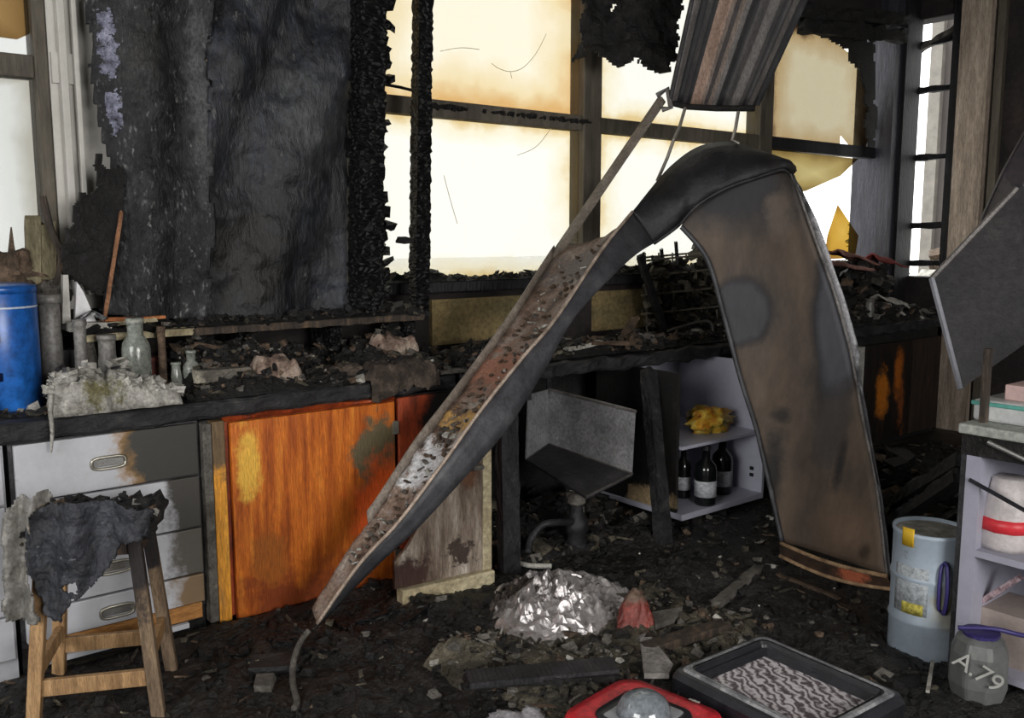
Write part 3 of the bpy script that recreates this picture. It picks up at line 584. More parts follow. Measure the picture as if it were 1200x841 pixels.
MB().grid([[p, q] for p, q in zip(arc(a, b, .02), arc(c, d, .03))]).build('end_strip', M('rust_strip', [(.3, (34, 26, 20)), (.6, (66, 48, 36)), (.8, (100, 78, 60))], 16, bump=.4, patches=[(rel(P(998, 668, 4.1)), (.5, .1, .1), (176, 96, 66), 1.6, 14, 1.0)]), ft, solid=.004)
# upper section, still hanging from the ceiling
upst = []; BL = (783, 122, 4.95); BR = (885, 126, 4.85); TL = (862, -238, 4.3); TR_ = (1052, -238, 4.2)
K['stripe'] = M('striped_soot', [(.3, (30, 28, 30)), (.46, (64, 58, 56)), (.58, (108, 90, 80)), (.75, (128, 108, 96))], 3.2, stretch=(9, 9, 1.0), rough=.6, metal=.1, bump=.25)
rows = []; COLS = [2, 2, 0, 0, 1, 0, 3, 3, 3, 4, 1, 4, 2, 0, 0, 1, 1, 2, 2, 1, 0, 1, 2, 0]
for i in range(25):
    k = i / 24; a = P(*[lerp(p, q, k) for p, q in zip(BL, TL)]); b = P(*[lerp(p, q, k) for p, q in zip(BR, TR_)]); rr = []
    for q in range(25):
        f = q / 24; z = .045 if q in (0, 24) else (.03 if q in (1, 23) else 0); z += .016 * math.cos(f * 25) if 2 < q < 22 else 0
        rr.append(a.lerp(b, f) - FW * z)
    rows.append(rr)
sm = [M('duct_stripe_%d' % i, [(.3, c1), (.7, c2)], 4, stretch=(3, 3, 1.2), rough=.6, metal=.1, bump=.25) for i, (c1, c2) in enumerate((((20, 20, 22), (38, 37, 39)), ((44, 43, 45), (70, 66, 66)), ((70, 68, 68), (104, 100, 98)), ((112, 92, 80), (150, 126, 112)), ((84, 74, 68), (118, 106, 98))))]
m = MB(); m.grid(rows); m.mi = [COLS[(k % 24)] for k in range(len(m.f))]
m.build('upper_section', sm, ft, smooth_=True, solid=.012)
MB().tube([r[0] for r in rows], .012, 6).build('upper_rim', K['darksteel'], ft); MB().tube([r[-1] for r in rows], .012, 6).build('upper_rim', K['darksteel'], ft)
MB().tube([P(785, 120, 4.92), P(805, 125, 4.9), P(840, 127, 4.88), P(885, 127, 4.82)], .016, 6).build('end_bar', K['char'], ft)
a, b = far[-1][0], P(776, 116, 4.95)
MB().bar(a - (b - a) * .02, b, .045, .03, (0, 1, 0)).build('torn_strip', M('torn_strip', [(.3, (84, 78, 70)), (.6, (120, 112, 102)), (.8, (150, 142, 130))], 9, stretch=(1, 1, 1), bump=.4, rough=.6), ft, bevel=.004)
MB().tube([P(770, 112, 4.93), P(782, 104, 4.9), P(786, 126, 4.9), P(776, 128, 4.92)], .016, 6).build('torn_joint', K['rim'], ft)
for pts in ([(803, 126, 4.88), (796, 150, 4.88), (790, 162, 4.88)], [(790, 162, 4.88), (782, 185, 4.9), (770, 212, 4.9)], [(866, 126, 4.85), (862, 150, 4.85), (858, 164, 4.86), (866, 168, 4.86)]):
    MB().tube([P(*p) for p in pts], .009, 6).build('hanger_wire', K['wire'], ft)
# cable at the tip
pts = smooth([(362, 738), (352, 752), (344, 775), (343, 800), (348, 822), (344, 830)], 24)
m = MB(); m.tube([onZ(x, y, .10 - .055 * min(1, i / 12)) for i, (x, y) in enumerate(pts)], .011, 7)
tag(m.build('cable', K['ash'], smooth_=True), 'grey burnt cable curling from the low end of the fallen tray', 'cable')

# ================================================================== CHARRED PANELS, POSTS, SCRAPS BY THE WINDOW
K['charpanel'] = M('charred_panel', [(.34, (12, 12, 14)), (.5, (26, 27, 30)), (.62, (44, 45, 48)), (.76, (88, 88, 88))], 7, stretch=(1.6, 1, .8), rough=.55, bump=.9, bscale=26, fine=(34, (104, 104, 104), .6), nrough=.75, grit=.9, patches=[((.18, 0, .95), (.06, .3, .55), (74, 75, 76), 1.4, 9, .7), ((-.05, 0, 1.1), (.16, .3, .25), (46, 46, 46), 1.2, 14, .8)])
K['charpanel2'] = M('charred_panel_blue', [(.34, (14, 14, 17)), (.5, (28, 30, 35)), (.64, (42, 45, 53)), (.78, (72, 75, 82))], 4, stretch=(1.5, 1, .6), rough=.45, bump=.7, bscale=22, fine=(26, (92, 92, 92), .64), grit=.8, nrough=.7, patches=[((-.2, 0, .3), (.3, .4, .34), (16, 15, 15), 1.8, 7, .8), ((.1, 0, .9), (.2, .4, .35), (62, 64, 66), 1.0, 9, .9)])
def place_a(px, py):
    p = onY(px, py, 3.92); k = (px - 105) / 140
    return p + Vector((0, .035 * math.sin(k * 9 + .6) + .05 * fb(p, 2.5, 1) + .014 * fb(p, 11, 2) + (.10 * (1 - k) ** 3 if k < 1 else 0), 0))
pa = [(108, -130), (109, 10), (117, 90), (127, 150), (134, 190), (140, 240), (138, 300), (122, 366), (160, 376), (205, 377), (246, 377), (247, 200), (247, -130)]
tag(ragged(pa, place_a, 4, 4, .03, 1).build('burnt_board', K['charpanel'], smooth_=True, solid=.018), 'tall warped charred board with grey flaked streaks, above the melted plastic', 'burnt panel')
def place_b(px, py):
    p = onY(px, py, 3.94); k = (px - 245) / 190; 
    dia = math.sin((px - 245) * .05 + (py + 130) * .016 + .6 * math.sin(py * .01))
    return p + Vector((0, .035 * dia + .045 * fb(p, 2.2, 5) + .01 * fb(p, 10, 2) - .02 * k, 0))
pb = [(241, -130), (241, 100), (242, 376), (300, 375), (345, 373), (392, 370), (416, 368), (418, 200), (416, -130)]
tag(ragged(pb, place_b, 4, 4, .03, 4).build('burnt_board', K['charpanel2'], smooth_=True, solid=.018), 'tall smooth blue-black burnt board beside the jagged charred post', 'burnt panel')
def place_c(px, py): p = onY(px, py, 3.925); return p + Vector((0, .03 * fb(p, 5, 3), 0))
pc_ = [(112, 178), (120, 190), (126, 200), (140, 192), (146, 215), (142, 262), (134, 300), (120, 345), (104, 338), (88, 330), (76, 318), (70, 300), (74, 275), (84, 262), (84, 245), (96, 228), (110, 226), (116, 210), (106, 192)]
tag(ragged(pc_, place_c, 2.5, 5, .08, 6).build('charred_scrap', K['char'], solid=.012), 'torn black flap of burnt board against the white window trim', 'burnt scrap')
tag(MB().bar(onY(142, 250, 3.893), Vector((onY(121, 352, 3.85).x, 3.85, 1.246)), .014, .012, (0, 1, 0), jag=.15).build('wood_strip', M('brown_lath', [(.3, (90, 60, 40)), (.7, (156, 112, 82))], 10, bump=.3)), 'thin brown wooden lath leaning on the torn black flap', 'lath')
m = MB(); _x = onY(138, 356, 3.86).x; m.box((_x, 3.86, 1.246), (.13, .05, .014), Matrix.Rotation(.04, 3, 'Y')); m.box((_x + .11, 3.86, 1.243), (.14, .04, .012), Matrix.Rotation(-.03, 3, 'Y'))
tag(m.build('wood_offcut', M('orange_offcut', [(.3, (120, 64, 34)), (.7, (186, 122, 76))], 10, bump=.3)), 'orange-brown wood offcut at the foot of the thin lath', 'wood')
K['blister'] = M('blistered_lilac', [(.36, (60, 60, 72)), (.5, (118, 120, 138)), (.7, (176, 178, 198))], 20, bump=.8)
for pts, lb in (([(120, 6), (134, 6), (137, 40), (142, 80), (138, 92), (128, 80), (122, 40)], 'strip of blistered lilac paint near the top of the flaked charred board'), ([(130, 100), (143, 108), (146, 140), (142, 158), (134, 150)], 'small blistered lilac flake halfway down the flaked charred board')):
    tag(ragged(pts, lambda x, y: place_a(x, y) + Vector((0, -.012, 0)), 1.4, 9, .12, 5).build('paint_flake', K['blister'], solid=.006), lb, 'paint flake')
def post(px, y0, y1, wd, lab, Y, jag=.4, extra=0):
    a = onY(px + 6, y0, Y); b = onY(px, y1, Y); m = MB(); m.bar(a, b, wd, wd * .8, (0, 1, 0), jag=jag, step=.016)
    for k in range(extra):
        f = random.random(); p = a.lerp(b, f); m.chunk(p + Vector((U(.3, .75) * wd, U(-.03, .01), 0)), (U(.03, .08), .03, U(.02, .05)))
    return tag(m.build('charred_post', K['croc']), lab, 'burnt post')
post(428, -140, 362, .135, 'thick black charred post with jagged edge, next to the blue-black board', 3.83, .14, 46)
post(491, -140, 366, .082, 'slim black charred post standing alone in front of the bright window', 3.86, .13)
tag(MB().bar(place_b(409, 185) - Vector((0, .012, 0)), place_b(406, 330) - Vector((0, .012, 0)), .012, .012, (0, 1, 0)).build('metal_strip', K['brass']), 'thin pale metal strip on the edge of the thick charred post', 'strip')
tag(MB().bar(onY(466, 281, 3.86), onY(489, 282, 3.86), .02, .03, jag=.3, step=.03).build('burnt_peg', K['char']), 'burnt stub sticking out of the slim charred post', 'stub')
# black scraps and battens at the head of the windows
ps = [(684, -156), (684, 20), (680, 48), (668, 78), (686, 60), (690, 55), (702, 66), (720, 80), (742, 78), (760, 84), (780, 88), (790, 60), (800, 0), (800, -156)]
tag(ragged(ps, lambda x, y: P(x, y, 5.2) + FW * (.08 * fb((x, y, 0), .03, 2)), 2.5, 7, .07, 3, [(718, 8, 4, 5), (744, 73, 4, 5)]).build('charred_scrap', K['char'], solid=.02), 'ragged black burnt sheet hanging from the ceiling in front of the window', 'burnt scrap')
for a, b, wd, lb in (((905, 12), (1150, 22), .11, 'charred batten running under the ceiling to the corner post'), ((940, 30), (1135, 38), .08, 'lower charred batten just above the tan sooty pane')):
    tag(MB().bar(onY(a[0], a[1], 4.02), Vector((7.23, 4.02, onY(b[0] - 95, b[1], 4.02).z)), wd, .1, jag=.35, step=.06).build('charred_batten', K['char']), lb, 'burnt batten')
ps = [(905, 34), (930, 26), (960, 40), (990, 58), (1006, 80), (1014, 120), (1016, 170), (1026, 170), (1026, 30), (905, 12)]
tag(ragged(ps, lambda x, y: onY(x, y, 4.078), 2.5, 6, .06, 8, [(1016, 46, 5, 4)]).build('charred_scrap', K['char'], solid=.015), 'black burnt crust framing the tan sooty pane', 'burnt scrap')
# hanging panel on the right
hp = thing('hanging_panel', 'dark grey metal panel hanging tilted above the white shelf unit', 'metal panel', P(1125, 456, 3.75))
q = [P(1192, 220, 3.72), P(1092, 326, 3.85), P(1126, 456, 3.75)]; hn = (q[1] - q[0]).cross(q[2] - q[0])
for hx_, hy_ in ((1250, 368), (1290, 300), (1300, 200)): hr = ray(hx_, hy_); q.append(EYE + hr * ((q[0] - EYE).dot(hn) / hr.dot(hn)))
K['hang'] = M('smoked_sheet', [(.3, (24, 23, 25)), (.55, (38, 36, 38)), (.8, (56, 53, 53))], 4, rough=.5, metal=.2, bump=.2)
MB().prism(q, FW * .025).build('sheet', K['hang'], hp)
MB().tube([q[0], q[1]], .012, 6).build('edge_rim', K['rim'], hp); MB().tube([q[1], q[2]], .013, 6).build('edge_rim', flat('pale_rim', (132, 134, 142), .5, .2), hp)
MB().prism([P(1204, 150, 3.9), P(1176, 200, 3.9), P(1150, 258, 3.95), P(1196, 226, 3.76), P(1330, 190, 3.7), P(1330, -10, 3.7)], FW * .02).build('upper_flap', M('lilac_sheet', [(.3, (40, 37, 42)), (.7, (62, 58, 64))], 3, bump=.2, rough=.5), hp)
MB().tube([P(1290, 60, 3.72), P(1262, -292, 3.9)], .012, 6).build('hanger_rod', K['wire'], hp)
# ================================================================== RUBBLE
HT = {}
def heap(name, label, x0, x1, y0, y1, z0, h, n, smin, smax, mats, weights, seed, hole=None, cell=.035, flat_=.45, base=0, low=None):
    m = MB(); nx = int((x1 - x0) / cell); ny = int((y1 - y0) / cell)
    def ht(x, y):
        e = min(1, (x - x0) / .08, (x1 - x) / .08, (y - y0) / .05, (y1 - y) / .05); e = max(0, e)
        k_ = low(x, y) if low else 1
        return z0 + max(0.002, h * k_ * (.45 + .75 * fb((x, y, 0), 3.2, seed)) * e) + k_ * e * (.016 * abs(fb((x, y, 1), 11, seed)) + .010 * abs(nz((x, y, 2), 38, seed)))
    HT[seed] = ht
    rows = [[(lerp(x0, x1, i / nx), lerp(y0, y1, j / ny), ht(lerp(x0, x1, i / nx), lerp(y0, y1, j / ny)) + (.004 * nz((i, j, 0), 1.3))) for j in range(ny + 1)] for i in range(nx + 1)]
    m.grid(rows, base)
    for k in range(n):
        x = U(x0 + .02, x1 - .02); y = U(y0 + .02, y1 - .02)
        if hole and hole(x, y): continue
        s = smin + (smax - smin) * random.random() ** 3; t = random.random()
        d = (s, s * U(.4, 1), s * U(.2, .6)) if t < flat_ else ((s * 1.8, s * .25, s * .22) if t < flat_ + .3 else (s * .7, s * .6, s * .5))
        m.chunk((x, y, ht(x, y) + d[2] * .2), d, random.choices(range(len(mats)), weights)[0])
    return tag(m.build(name, mats), label, 'rubble', kind='stuff')
K['wetash'] = M('wet_ash', [(.3, (10, 10, 10)), (.5, (25, 24, 23)), (.66, (44, 42, 39)), (.82, (78, 75, 70))], 9, rough=.42, bump=1, bscale=40, bdist=.03, fine=(50, (110, 106, 98), .66))
K['olivemud'] = M('olive_mud', [(.3, (32, 30, 25)), (.48, (66, 62, 52)), (.6, (98, 92, 78)), (.8, (134, 128, 112))], 7, rough=.6, bump=1, bscale=30, bdist=.03, fine=(40, (120, 112, 96), .68))
RM = [K['char'], K['wetash'], K['olivemud'], K['ash'], K['brownash'], K['pale']]
incab = lambda x, y: y > 3.48 and (x < 2.5 or x > 4.95)
heap('ash_debris', 'wet black ash and burnt fragments strewn over the floor', .2, 6.9, 1.2, 3.53, 0, .05, 9500, .006, .05, RM, [40, 36, 10, 5, 3, .6], 3, incab, .018, base=1, low=lambda x, y: .25 if (x > 3.55 and y > 2.75) or (y < 2.9 and 3.3 < x < 4.4) else 1)
heap('ash_debris', 'black debris heaped under the bench in the knee space', 2.55, 3.68, 3.2, 4.05, .0, .14, 1700, .012, .09, RM, [40, 30, 8, 4, 3, .6], 8, None, .035)
heap('ash_debris', 'pale ash and crumbs along the foot of the foil sheet', 1.75, 3.0, 2.0, 2.75, .005, .075, 1300, .008, .045, RM, [8, 10, 34, 18, 8, 2], 5, base=2)
heap('bench_debris', 'charred rubble heaped on the worktop behind the orange cabinet', 1.22, 2.5, 3.55, 4.05, CT, .11, 3200, .008, .055, RM, [36, 22, 10, 14, 14, 2], 11, low=lambda x, y: 1 + 1.3 * max(0, min(1, (y - 3.68) / .14)))
heap('bench_debris', 'grey ash and glass crumbs on the worktop behind the melted plastic', .3, 1.25, 3.62, 4.12, CT, .035, 600, .012, .06, RM, [20, 18, 10, 22, 8, 4], 12, base=1)
heap('bench_debris', 'charred rubble on the burnt worktop behind the fallen tray', 2.56, 4.93, 3.58, 4.05, CT, .085, 4200, .008, .06, RM, [40, 24, 10, 10, 12, 1.2], 13)
heap('bench_debris', 'black rubble on the corner worktop under the broken window', 5.0, 7.36, 3.56, 4.0, CT, .12, 3000, .01, .08, RM, [46, 24, 8, 7, 7, 1.6], 14)
heap('shelf_debris', 'burnt scraps lying on the reagent shelf', .92, 2.52, 3.8, 4.1, 1.195, .03, 700, .012, .07, RM, [46, 20, 6, 6, 6, .8], 15)
for i, (x0, x1) in enumerate(((2.34, 3.9), (4.06, 5.62), (5.75, 7.18))):
    heap('sill_debris', ['black burnt crumbs on the sill of the bright cream window', 'black burnt crumbs on the sill behind the fallen tray', 'black burnt crumbs on the sill of the broken window'][i], x0, x1, WY - .09, WY + .02, SILL, .05, 420, .012, .06, RM, [60, 24, 4, 3, 6, .4], 20 + i)
# dark boards and drooping black lumps hanging off the worktop edge and under the shelf
def lump(name, label, cat, px, py, y, r, mat, seed, amp=.8, ns=8, seg=26, rings=16):
    p = onY(px, py, y); p.z = max(p.z, CT + r[2] * .75); return tag(MB().ball(p, r, seg, rings, seed, amp, ns).build(name, mat, smooth_=True), label, cat)
K['browncloth'] = M('burnt_cloth', [(.32, (60, 48, 42)), (.46, (124, 104, 92)), (.6, (164, 148, 134)), (.8, (190, 178, 166))], 12, bump=.9, bscale=30, bdist=.03)
K['browncloth2'] = M('burnt_cloth_dark', [(.3, (30, 26, 24)), (.5, (62, 53, 46)), (.7, (98, 86, 76)), (.85, (136, 124, 112))], 12, bump=.9, bscale=30, bdist=.03)
def crumple(name, label, cat, px0, px1, py0, py1, y, mat, seed, hgt=.1, dep=.12, zb=CT + .03, drape=0):
    """rumpled cloth or paper mound lying on the bench"""
    a = onY(px0, py1, y); b = onY(px1, py1, y); rows = []; n = 44; top = (onY((px0 + px1) / 2, py0, y).z - zb)
    for i in range(n + 1):
        f = i / n; rr = []
        for j in range(21):
            g = j / 20; x = lerp(a.x, b.x, f); yy = y - .03 + dep * g
            e = (min(1, f * 9, (1 - f) * 9, g * 8, (1 - g) * 3)) ** .5 if 0 < f < 1 and 0 < g < 1 else 0
            z = zb + e * max(.005, top * (.72 + .3 * fb((x, yy, 0), 9, seed) + .2 * nz((x, yy, 3), 30, seed)))
            rr.append(Vector((x + .012 * nz((x, yy, 1), 22, seed), yy + .012 * nz((x, yy, 4), 22, seed), z)))
        if drape: rr = [rr[0] + Vector((0, -.004 + .01 * nz((rr[0].x, k, 0), 20, seed), -drape * k * (.75 + .5 * fb((rr[0].x, 0, 0), 14, seed)))) for k in (1, .66, .33)] + rr
        rows.append(rr)
    m = MB(); m.grid(rows); return tag(m.build(name, mat, smooth_=True), label, cat)
crumple('burnt_cloth', 'crumpled pale brown cloth on the bench behind the orange door', 'cloth', 298, 352, 412, 450, 3.62, K['browncloth'], 2)
crumple('burnt_cloth', 'rumpled tan cloth beside the pale brown one on the bench', 'cloth', 356, 427, 424, 455, 3.64, K['browncloth2'], 3)
crumple('burnt_cloth', 'dark grey-brown cloth slumped at the worktop edge above the red-brown door', 'cloth', 431, 512, 420, 482, 3.54, K['browncloth2'], 4, dep=.2, zb=CT + .012, drape=.085)
crumple('burnt_cloth', 'tan scrap of cloth on the bench behind the slim charred post', 'cloth', 432, 486, 384, 398, 3.80, K['browncloth'], 6, zb=HT[11](2.3, 3.85))
crumple('burnt_cloth', 'pale wad of ash beside the top of the red-brown door', 'cloth', 513, 546, 432, 448, 3.55, K['ash'], 7, zb=CT + .004)
tag(MB().bar(onY(228, 441, 3.66), onY(293, 436, 3.66), .06, .05, jag=.06, step=.03).build('slate_block', M('grey_block', [(.3, (60, 58, 54)), (.7, (116, 110, 100))], 10, bump=.4, patches=[((-.12, 0, 0), (.05, .1, .1), (170, 164, 148), 2)])), 'grey stone block on the bench between melted plastic and pale brown cloth', 'block')
_q = onY(352, 401, 3.86); _q.z = HT[11](_q.x, _q.y) + .012
tag(MB().box(_q, (.12, .06, .02), None, 0, .3).build('paper_scrap', K['pale']), 'white paper scrap under the reagent shelf', 'paper')
tag(MB().bar(onY(590, 336, 4.14), onY(640, 332, 4.14), .03, .03, jag=.3).build('burnt_stick', K['char']), 'burnt stick on the sill behind the fallen tray', 'stick')
# ================================================================== THINGS ON THE LEFT BENCH
K['blue'] = M('blue_enamel', [(.3, (20, 76, 148)), (.7, (34, 98, 176))], 3, rough=.32, bump=.05, spec=.6, fine=(24, (14, 56, 110), .68))
p = onZ(4, 480, CT); cz = lambda py: onY(4, py, p.y).z - CT
bcn = thing('canister', 'blue cylindrical metal canister on the worktop end', 'canister', (p.x, p.y, CT)); H = cz(332); R = .137
MB().lathe([(R * .96, 0), (R, .008), (R, H * .97), (R * .97, H * .985), (R * .8, H)], p, 40).build('body', K['blue'], bcn, smooth_=True)
MB().lathe([(R * 1.015, H * .93), (R * 1.02, H * .97), (R * 1.0, H * .985)], p, 40).build('top_rim', K['blue'], bcn, smooth_=True)
MB().lathe([(R * 1.006, H * .815), (R * 1.006, H * .83)], p, 40).build('white_band', flat('band', (190, 200, 214), .4), bcn, smooth_=True)
for z in (.3, .6): MB().box(p + Vector((-.04, -R * .95, H * z)), (.04, .03, .03), Matrix.Rotation(.3, 3, 'Z')).build('bracket', flat('navy', (22, 34, 70), .4), bcn, smooth_=True)
# melted plastic sheet heap
K['melt'] = M('melted_plastic', [(.3, (96, 94, 88)), (.5, (146, 144, 138)), (.7, (178, 176, 170)), (.85, (206, 206, 202))], 10, rough=.3, bump=.5, bscale=24, patches=[((-.06, -.06, .04), (.1, .1, .06), (92, 88, 60), 2, 14, 1.4)], fine=(20, (60, 58, 54), .64))
m = MB(); rows = []
hpts = [(56, 468), (62, 448), (76, 428), (100, 420), (125, 428), (140, 415), (152, 436), (170, 434), (186, 444), (206, 452), (206, 462)]
for i in range(61):
    f = i / 60; x, ytop = interp(hpts, f); rr = []; bt = 470
    for j in range(25):
        g = j / 24; yy = lerp(3.52, 3.69, g); b_ = onY(x, bt, 3.6); t_ = onY(x, ytop, 3.64)
        e = math.sin(math.pi * min(1, g * 1.1)) ** .5 if g < .9 else .1; hh = (t_.z - CT) * e * (.74 + .22 * fb((b_.x, yy, 0), 9, 5) + .16 * (1 - abs(fb((b_.x, yy, 3), 20, 2)) * 2))
        rr.append(Vector((b_.x + .015 * nz((b_.x, yy, 0), 20, 2), yy + .02 * nz((b_.x, yy, 3), 16, 2), CT + max(.006, hh))))
    rows.append(rr)
m.grid(rows); mp = thing('melted_plastic', 'crumpled grey-white melted plastic sheet draped on the worktop edge', 'plastic', onY(130, 470, 3.62))
m.build('sheet', K['melt'], mp, smooth_=True, solid=.004)
m = MB()
for k in range(110):
    r_ = rows[int(U(3, 57))]; p_ = r_[int(U(3, 20))]; m.chunk(p_ + Vector((0, 0, .008)), (U(.012, .05), U(.01, .04), U(.004, .025)), random.choices((0, 1, 2), (6, 2, 1))[0])
o = m.build('plastic_crumbs', [K['melt'], K['pale'], K['darksteel']], mp); o['kind'] = 'stuff'
MB().tube(smooth([tuple(onY(60, 462, 3.52)), tuple(onY(59, 480, 3.505)), tuple(onY(61, 505, 3.5)), tuple(onY(60, 530, 3.5))], 14), [.012, .012, .011, .011, .01, .009, .009, .008, .008, .007, .007, .006, .005, .004, .003], 7).build('drip', K['melt'], mp, smooth_=True)
K['glass'] = M('dirty_glass', [(.3, (140, 146, 136)), (.7, (196, 202, 194))], 8, rough=.12, bump=.1, trans=.55, spec=.6)
K['greytube'] = M('grey_plastic_tube', [(.3, (84, 82, 80)), (.7, (128, 126, 122))], 8, rough=.4, bump=.2)
def jar(name, px, pyb, pyt, Y, r, mat, lab, cat, neck=.55, grp=None):
    b = onY(px, pyb, Y); zt_ = onY(px, pyt, Y).z
    if px < 250: b.z = HT[12](b.x, b.y) - .006            # stands in the ash on the bench
    h = zt_ - b.z; t = thing(name, lab, cat, b, grp)
    MB().lathe([(r * .9, 0), (r, h * .05), (r, h * .6), (r * .92, h * .68), (r * neck, h * .78), (r * neck, h * .93)], b, 18).build('body', mat, t, smooth_=True)
    MB().lathe([(r * neck * 1.15, h * .92), (r * neck * 1.15, h), (r * neck * .8, h)], b, 18).build('rim', mat, t, smooth_=True); return t
jar('glass_jar', 161, 439, 372, 3.75, .055, K['glass'], 'stoppered clear glass bottle behind the melted plastic', 'bottle')
jar('glass_jar', 127, 436, 392, 3.76, .035, K['greytube'], 'short grey glass jar beside the stoppered bottle', 'jar', .9)
jar('glass_jar', 225, 447, 410, 3.74, .036, K['glass'], 'small round glass flask beside the grey stone block', 'flask', .5)
jar('glass_jar', 207, 447, 424, 3.74, .022, K['glass'], 'tiny glass vial beside the round flask', 'vial', .8)
jar('plastic_tube', 96, 430, 374, 3.76, .024, K['greytube'], 'upright grey plastic tube behind the melted plastic', 'tube', .95)
jar('plastic_tube', 62, 428, 345, 3.88, .04, K['greytube'], 'wider grey tube next to the blue canister', 'tube', .95)
jar('plastic_tube', 191, 436, 382, 3.76, .016, K['brownash'], 'thin brown rod-like tube beside the stoppered bottle', 'tube', .95)
tag(MB().box(Vector((onY(81, 405, 3.93).x, 3.93, CT + .1)), (.09, .05, .2), None, 0, .03).build('dark_box', K['darksteel']), 'dark grey box between the two grey tubes', 'box')
tag(MB().box(Vector((onY(180, 398, 3.85).x, 3.85, CT + .09)), (.07, .04, .13), None, 0, .06).build('red_carton', M('red_carton', [(.3, (60, 30, 28)), (.6, (120, 70, 64)), (.8, (160, 120, 110))], 14)), 'reddish scorched carton behind the stoppered bottle', 'carton')
t = thing('folded_paper', 'white folded sheet on the reagent shelf beside the canister', 'paper', onY(100, 372, 3.86))
MB().box(Vector((onY(100, 374, 3.92).x, 3.92, 1.222)), (.15, .18, .035), Matrix.Rotation(.05, 3, 'Y'), 0, .06).build('sheet', K['pale'], t); MB().box(Vector((onY(146, 366, 3.9).x, 3.9, 1.232)), (.22, .13, .016), Matrix.Rotation(-.05, 3, 'Y'), 0, .06).build('sheet', K['cream'], t)
tag(MB().prism([Vector((onY(87, 362, 3.897).x, 3.897, 1.236)), Vector((onY(112, 362, 3.897).x, 3.897, 1.236)), onY(98, 342, 3.897), onY(90, 330, 3.897)], (0, .03, 0)).build('ceramic_shard', flat('white_ceramic', (205, 205, 208), .3)), 'white ceramic shard leaning below the torn black flap', 'shard')
tag(MB().prism([Vector((onY(72, 362, 3.9).x, 3.9, 1.236)), Vector((onY(82, 360, 3.9).x, 3.9, 1.236)), onY(80, 322, 3.9), onY(74, 322, 3.9)], (0, .034, 0)).build('ceramic_shard', flat('grey_ceramic', (160, 158, 152), .3)), 'narrow grey ceramic shard beside the white one', 'shard')
m = MB(); a = onY(110, 372, 3.8); m.bar(onY(90, 376, 3.828), onY(108, 366, 3.828), .03, .02, jag=.2, step=.03); m.bar(onY(108, 366, 3.828), onY(124, 374, 3.828), .028, .02, jag=.2, step=.03)
tag(m.build('black_clip', K['blackplastic']), 'small bent black clip on the shelf edge', 'clip')
def mound(name, lab, px, py, Y, r, mat, seed): return lump(name, lab, 'debris', px, py, Y, r, mat, seed)
mound('soot_heap', 'brown soot-covered heap on the sill behind the blue canister', 10, 322, 4.13, (.2, .06, .10), K['brownash'], 3)
mound('plaster_lump', 'crumbly grey-green lump next to the blue canister lid', 62, 352, 4.0, (.06, .05, .07), K['ash'], 4)
tag(MB().prism([onY(8, 322, 4.06), onY(24, 322, 4.06), onY(17, 288, 4.06), onY(14, 266, 4.06)], (0, .03, 0)).build('burnt_spike', K['brownash']), 'pointed brown splinter rising from the sill heap', 'splinter')
for i, (px, pt) in enumerate(((39, 255), (57, 262))):
    tag(MB().bar(onY(px, 330, 4.1), onY(px - 1, pt, 4.1), .055, .03, (0, 1, 0), jag=.05).build('wood_block', M('olive_wood%d' % i, [(.3, (78, 72, 54)), (.7, (124, 116, 92))], 6, stretch=(3, 3, .6), bump=.2)), ['olive wooden upright on the sill by the brown heap', 'second olive upright on the sill, by the torn flap'][i], 'wood')
tag(MB().tube(smooth([tuple(onY(50, 230, 4.05)), tuple(onY(60, 270, 4.03)), tuple(onY(72, 300, 4.0)), tuple(onY(66, 335, 3.98))], 14), .014, 6).build('burnt_twig', K['woodburnt']), 'curved grey twig hanging by the olive uprights', 'twig')
# ================================================================== MIDDLE BENCH: burnt wire rack and scraps
_onY = onY
def onY(px, py, Y):                     # nothing of the rack goes below the worktop
    v = _onY(px, py, Y); v.z = max(v.z, CT + .036); return v
rk = thing('wire_rack', 'burnt black wire rack full of charred remains on the bench', 'rack', onY(800, 400, 3.95))
K['rackash'] = M('rack_ash', [(.3, (64, 62, 54)), (.6, (116, 110, 96)), (.8, (150, 144, 128))], 14, bump=.6)
for py in (300, 318, 340, 362, 385):
    MB().tube([onY(752, py + 6, 3.92), onY(850, py - 4, 3.92)], .007, 5).build('rack_wire', K['rackash'], rk)
    MB().tube([onY(752, py + 2, 4.1), onY(860, py - 8, 4.1)], .007, 5).build('rack_wire', K['rackash'], rk)
for px in (756, 772, 788, 804, 820, 838): MB().tube([onY(px, 296, 4.0), onY(px + 2, 398, 3.96)], .006, 5).build('rack_wire', K['rackash'], rk)
MB().bar(onY(750, 300, 3.9), onY(780, 395, 3.84), .045, .03, (0, 1, 0), jag=.15).build('leaning_upright', K['bench'], rk)
MB().tube(smooth([tuple(onY(782, 388, 3.8)), tuple(onY(800, 382, 3.78)), tuple(onY(826, 376, 3.78)), tuple(onY(834, 380, 3.78)), tuple(onY(835, 396, 3.78))], 14), .008, 6).build('bent_handle', K['wire'], rk)
m = MB()
for k in range(360):
    px = U(758, 866); py = U(282 if px > 815 else 306, 395); m.chunk(onY(px, py, U(3.93, 4.06)), (U(.02, .09), U(.02, .06), U(.015, .06)), random.choices((0, 1, 2), (6, 3, 4))[0])
o = m.build('charred_remains', [K['wetash'], K['rackash'], K['olivemud']], rk); o['kind'] = 'stuff'
for k, (px, pt) in enumerate(((757, 296), (768, 300), (778, 292), (795, 284))): MB().bar(onY(px, 322, 4.06), onY(px - 3, pt, 4.06), .02, .015, (0, 1, 0), jag=.15).build('prong', K['char'], rk)
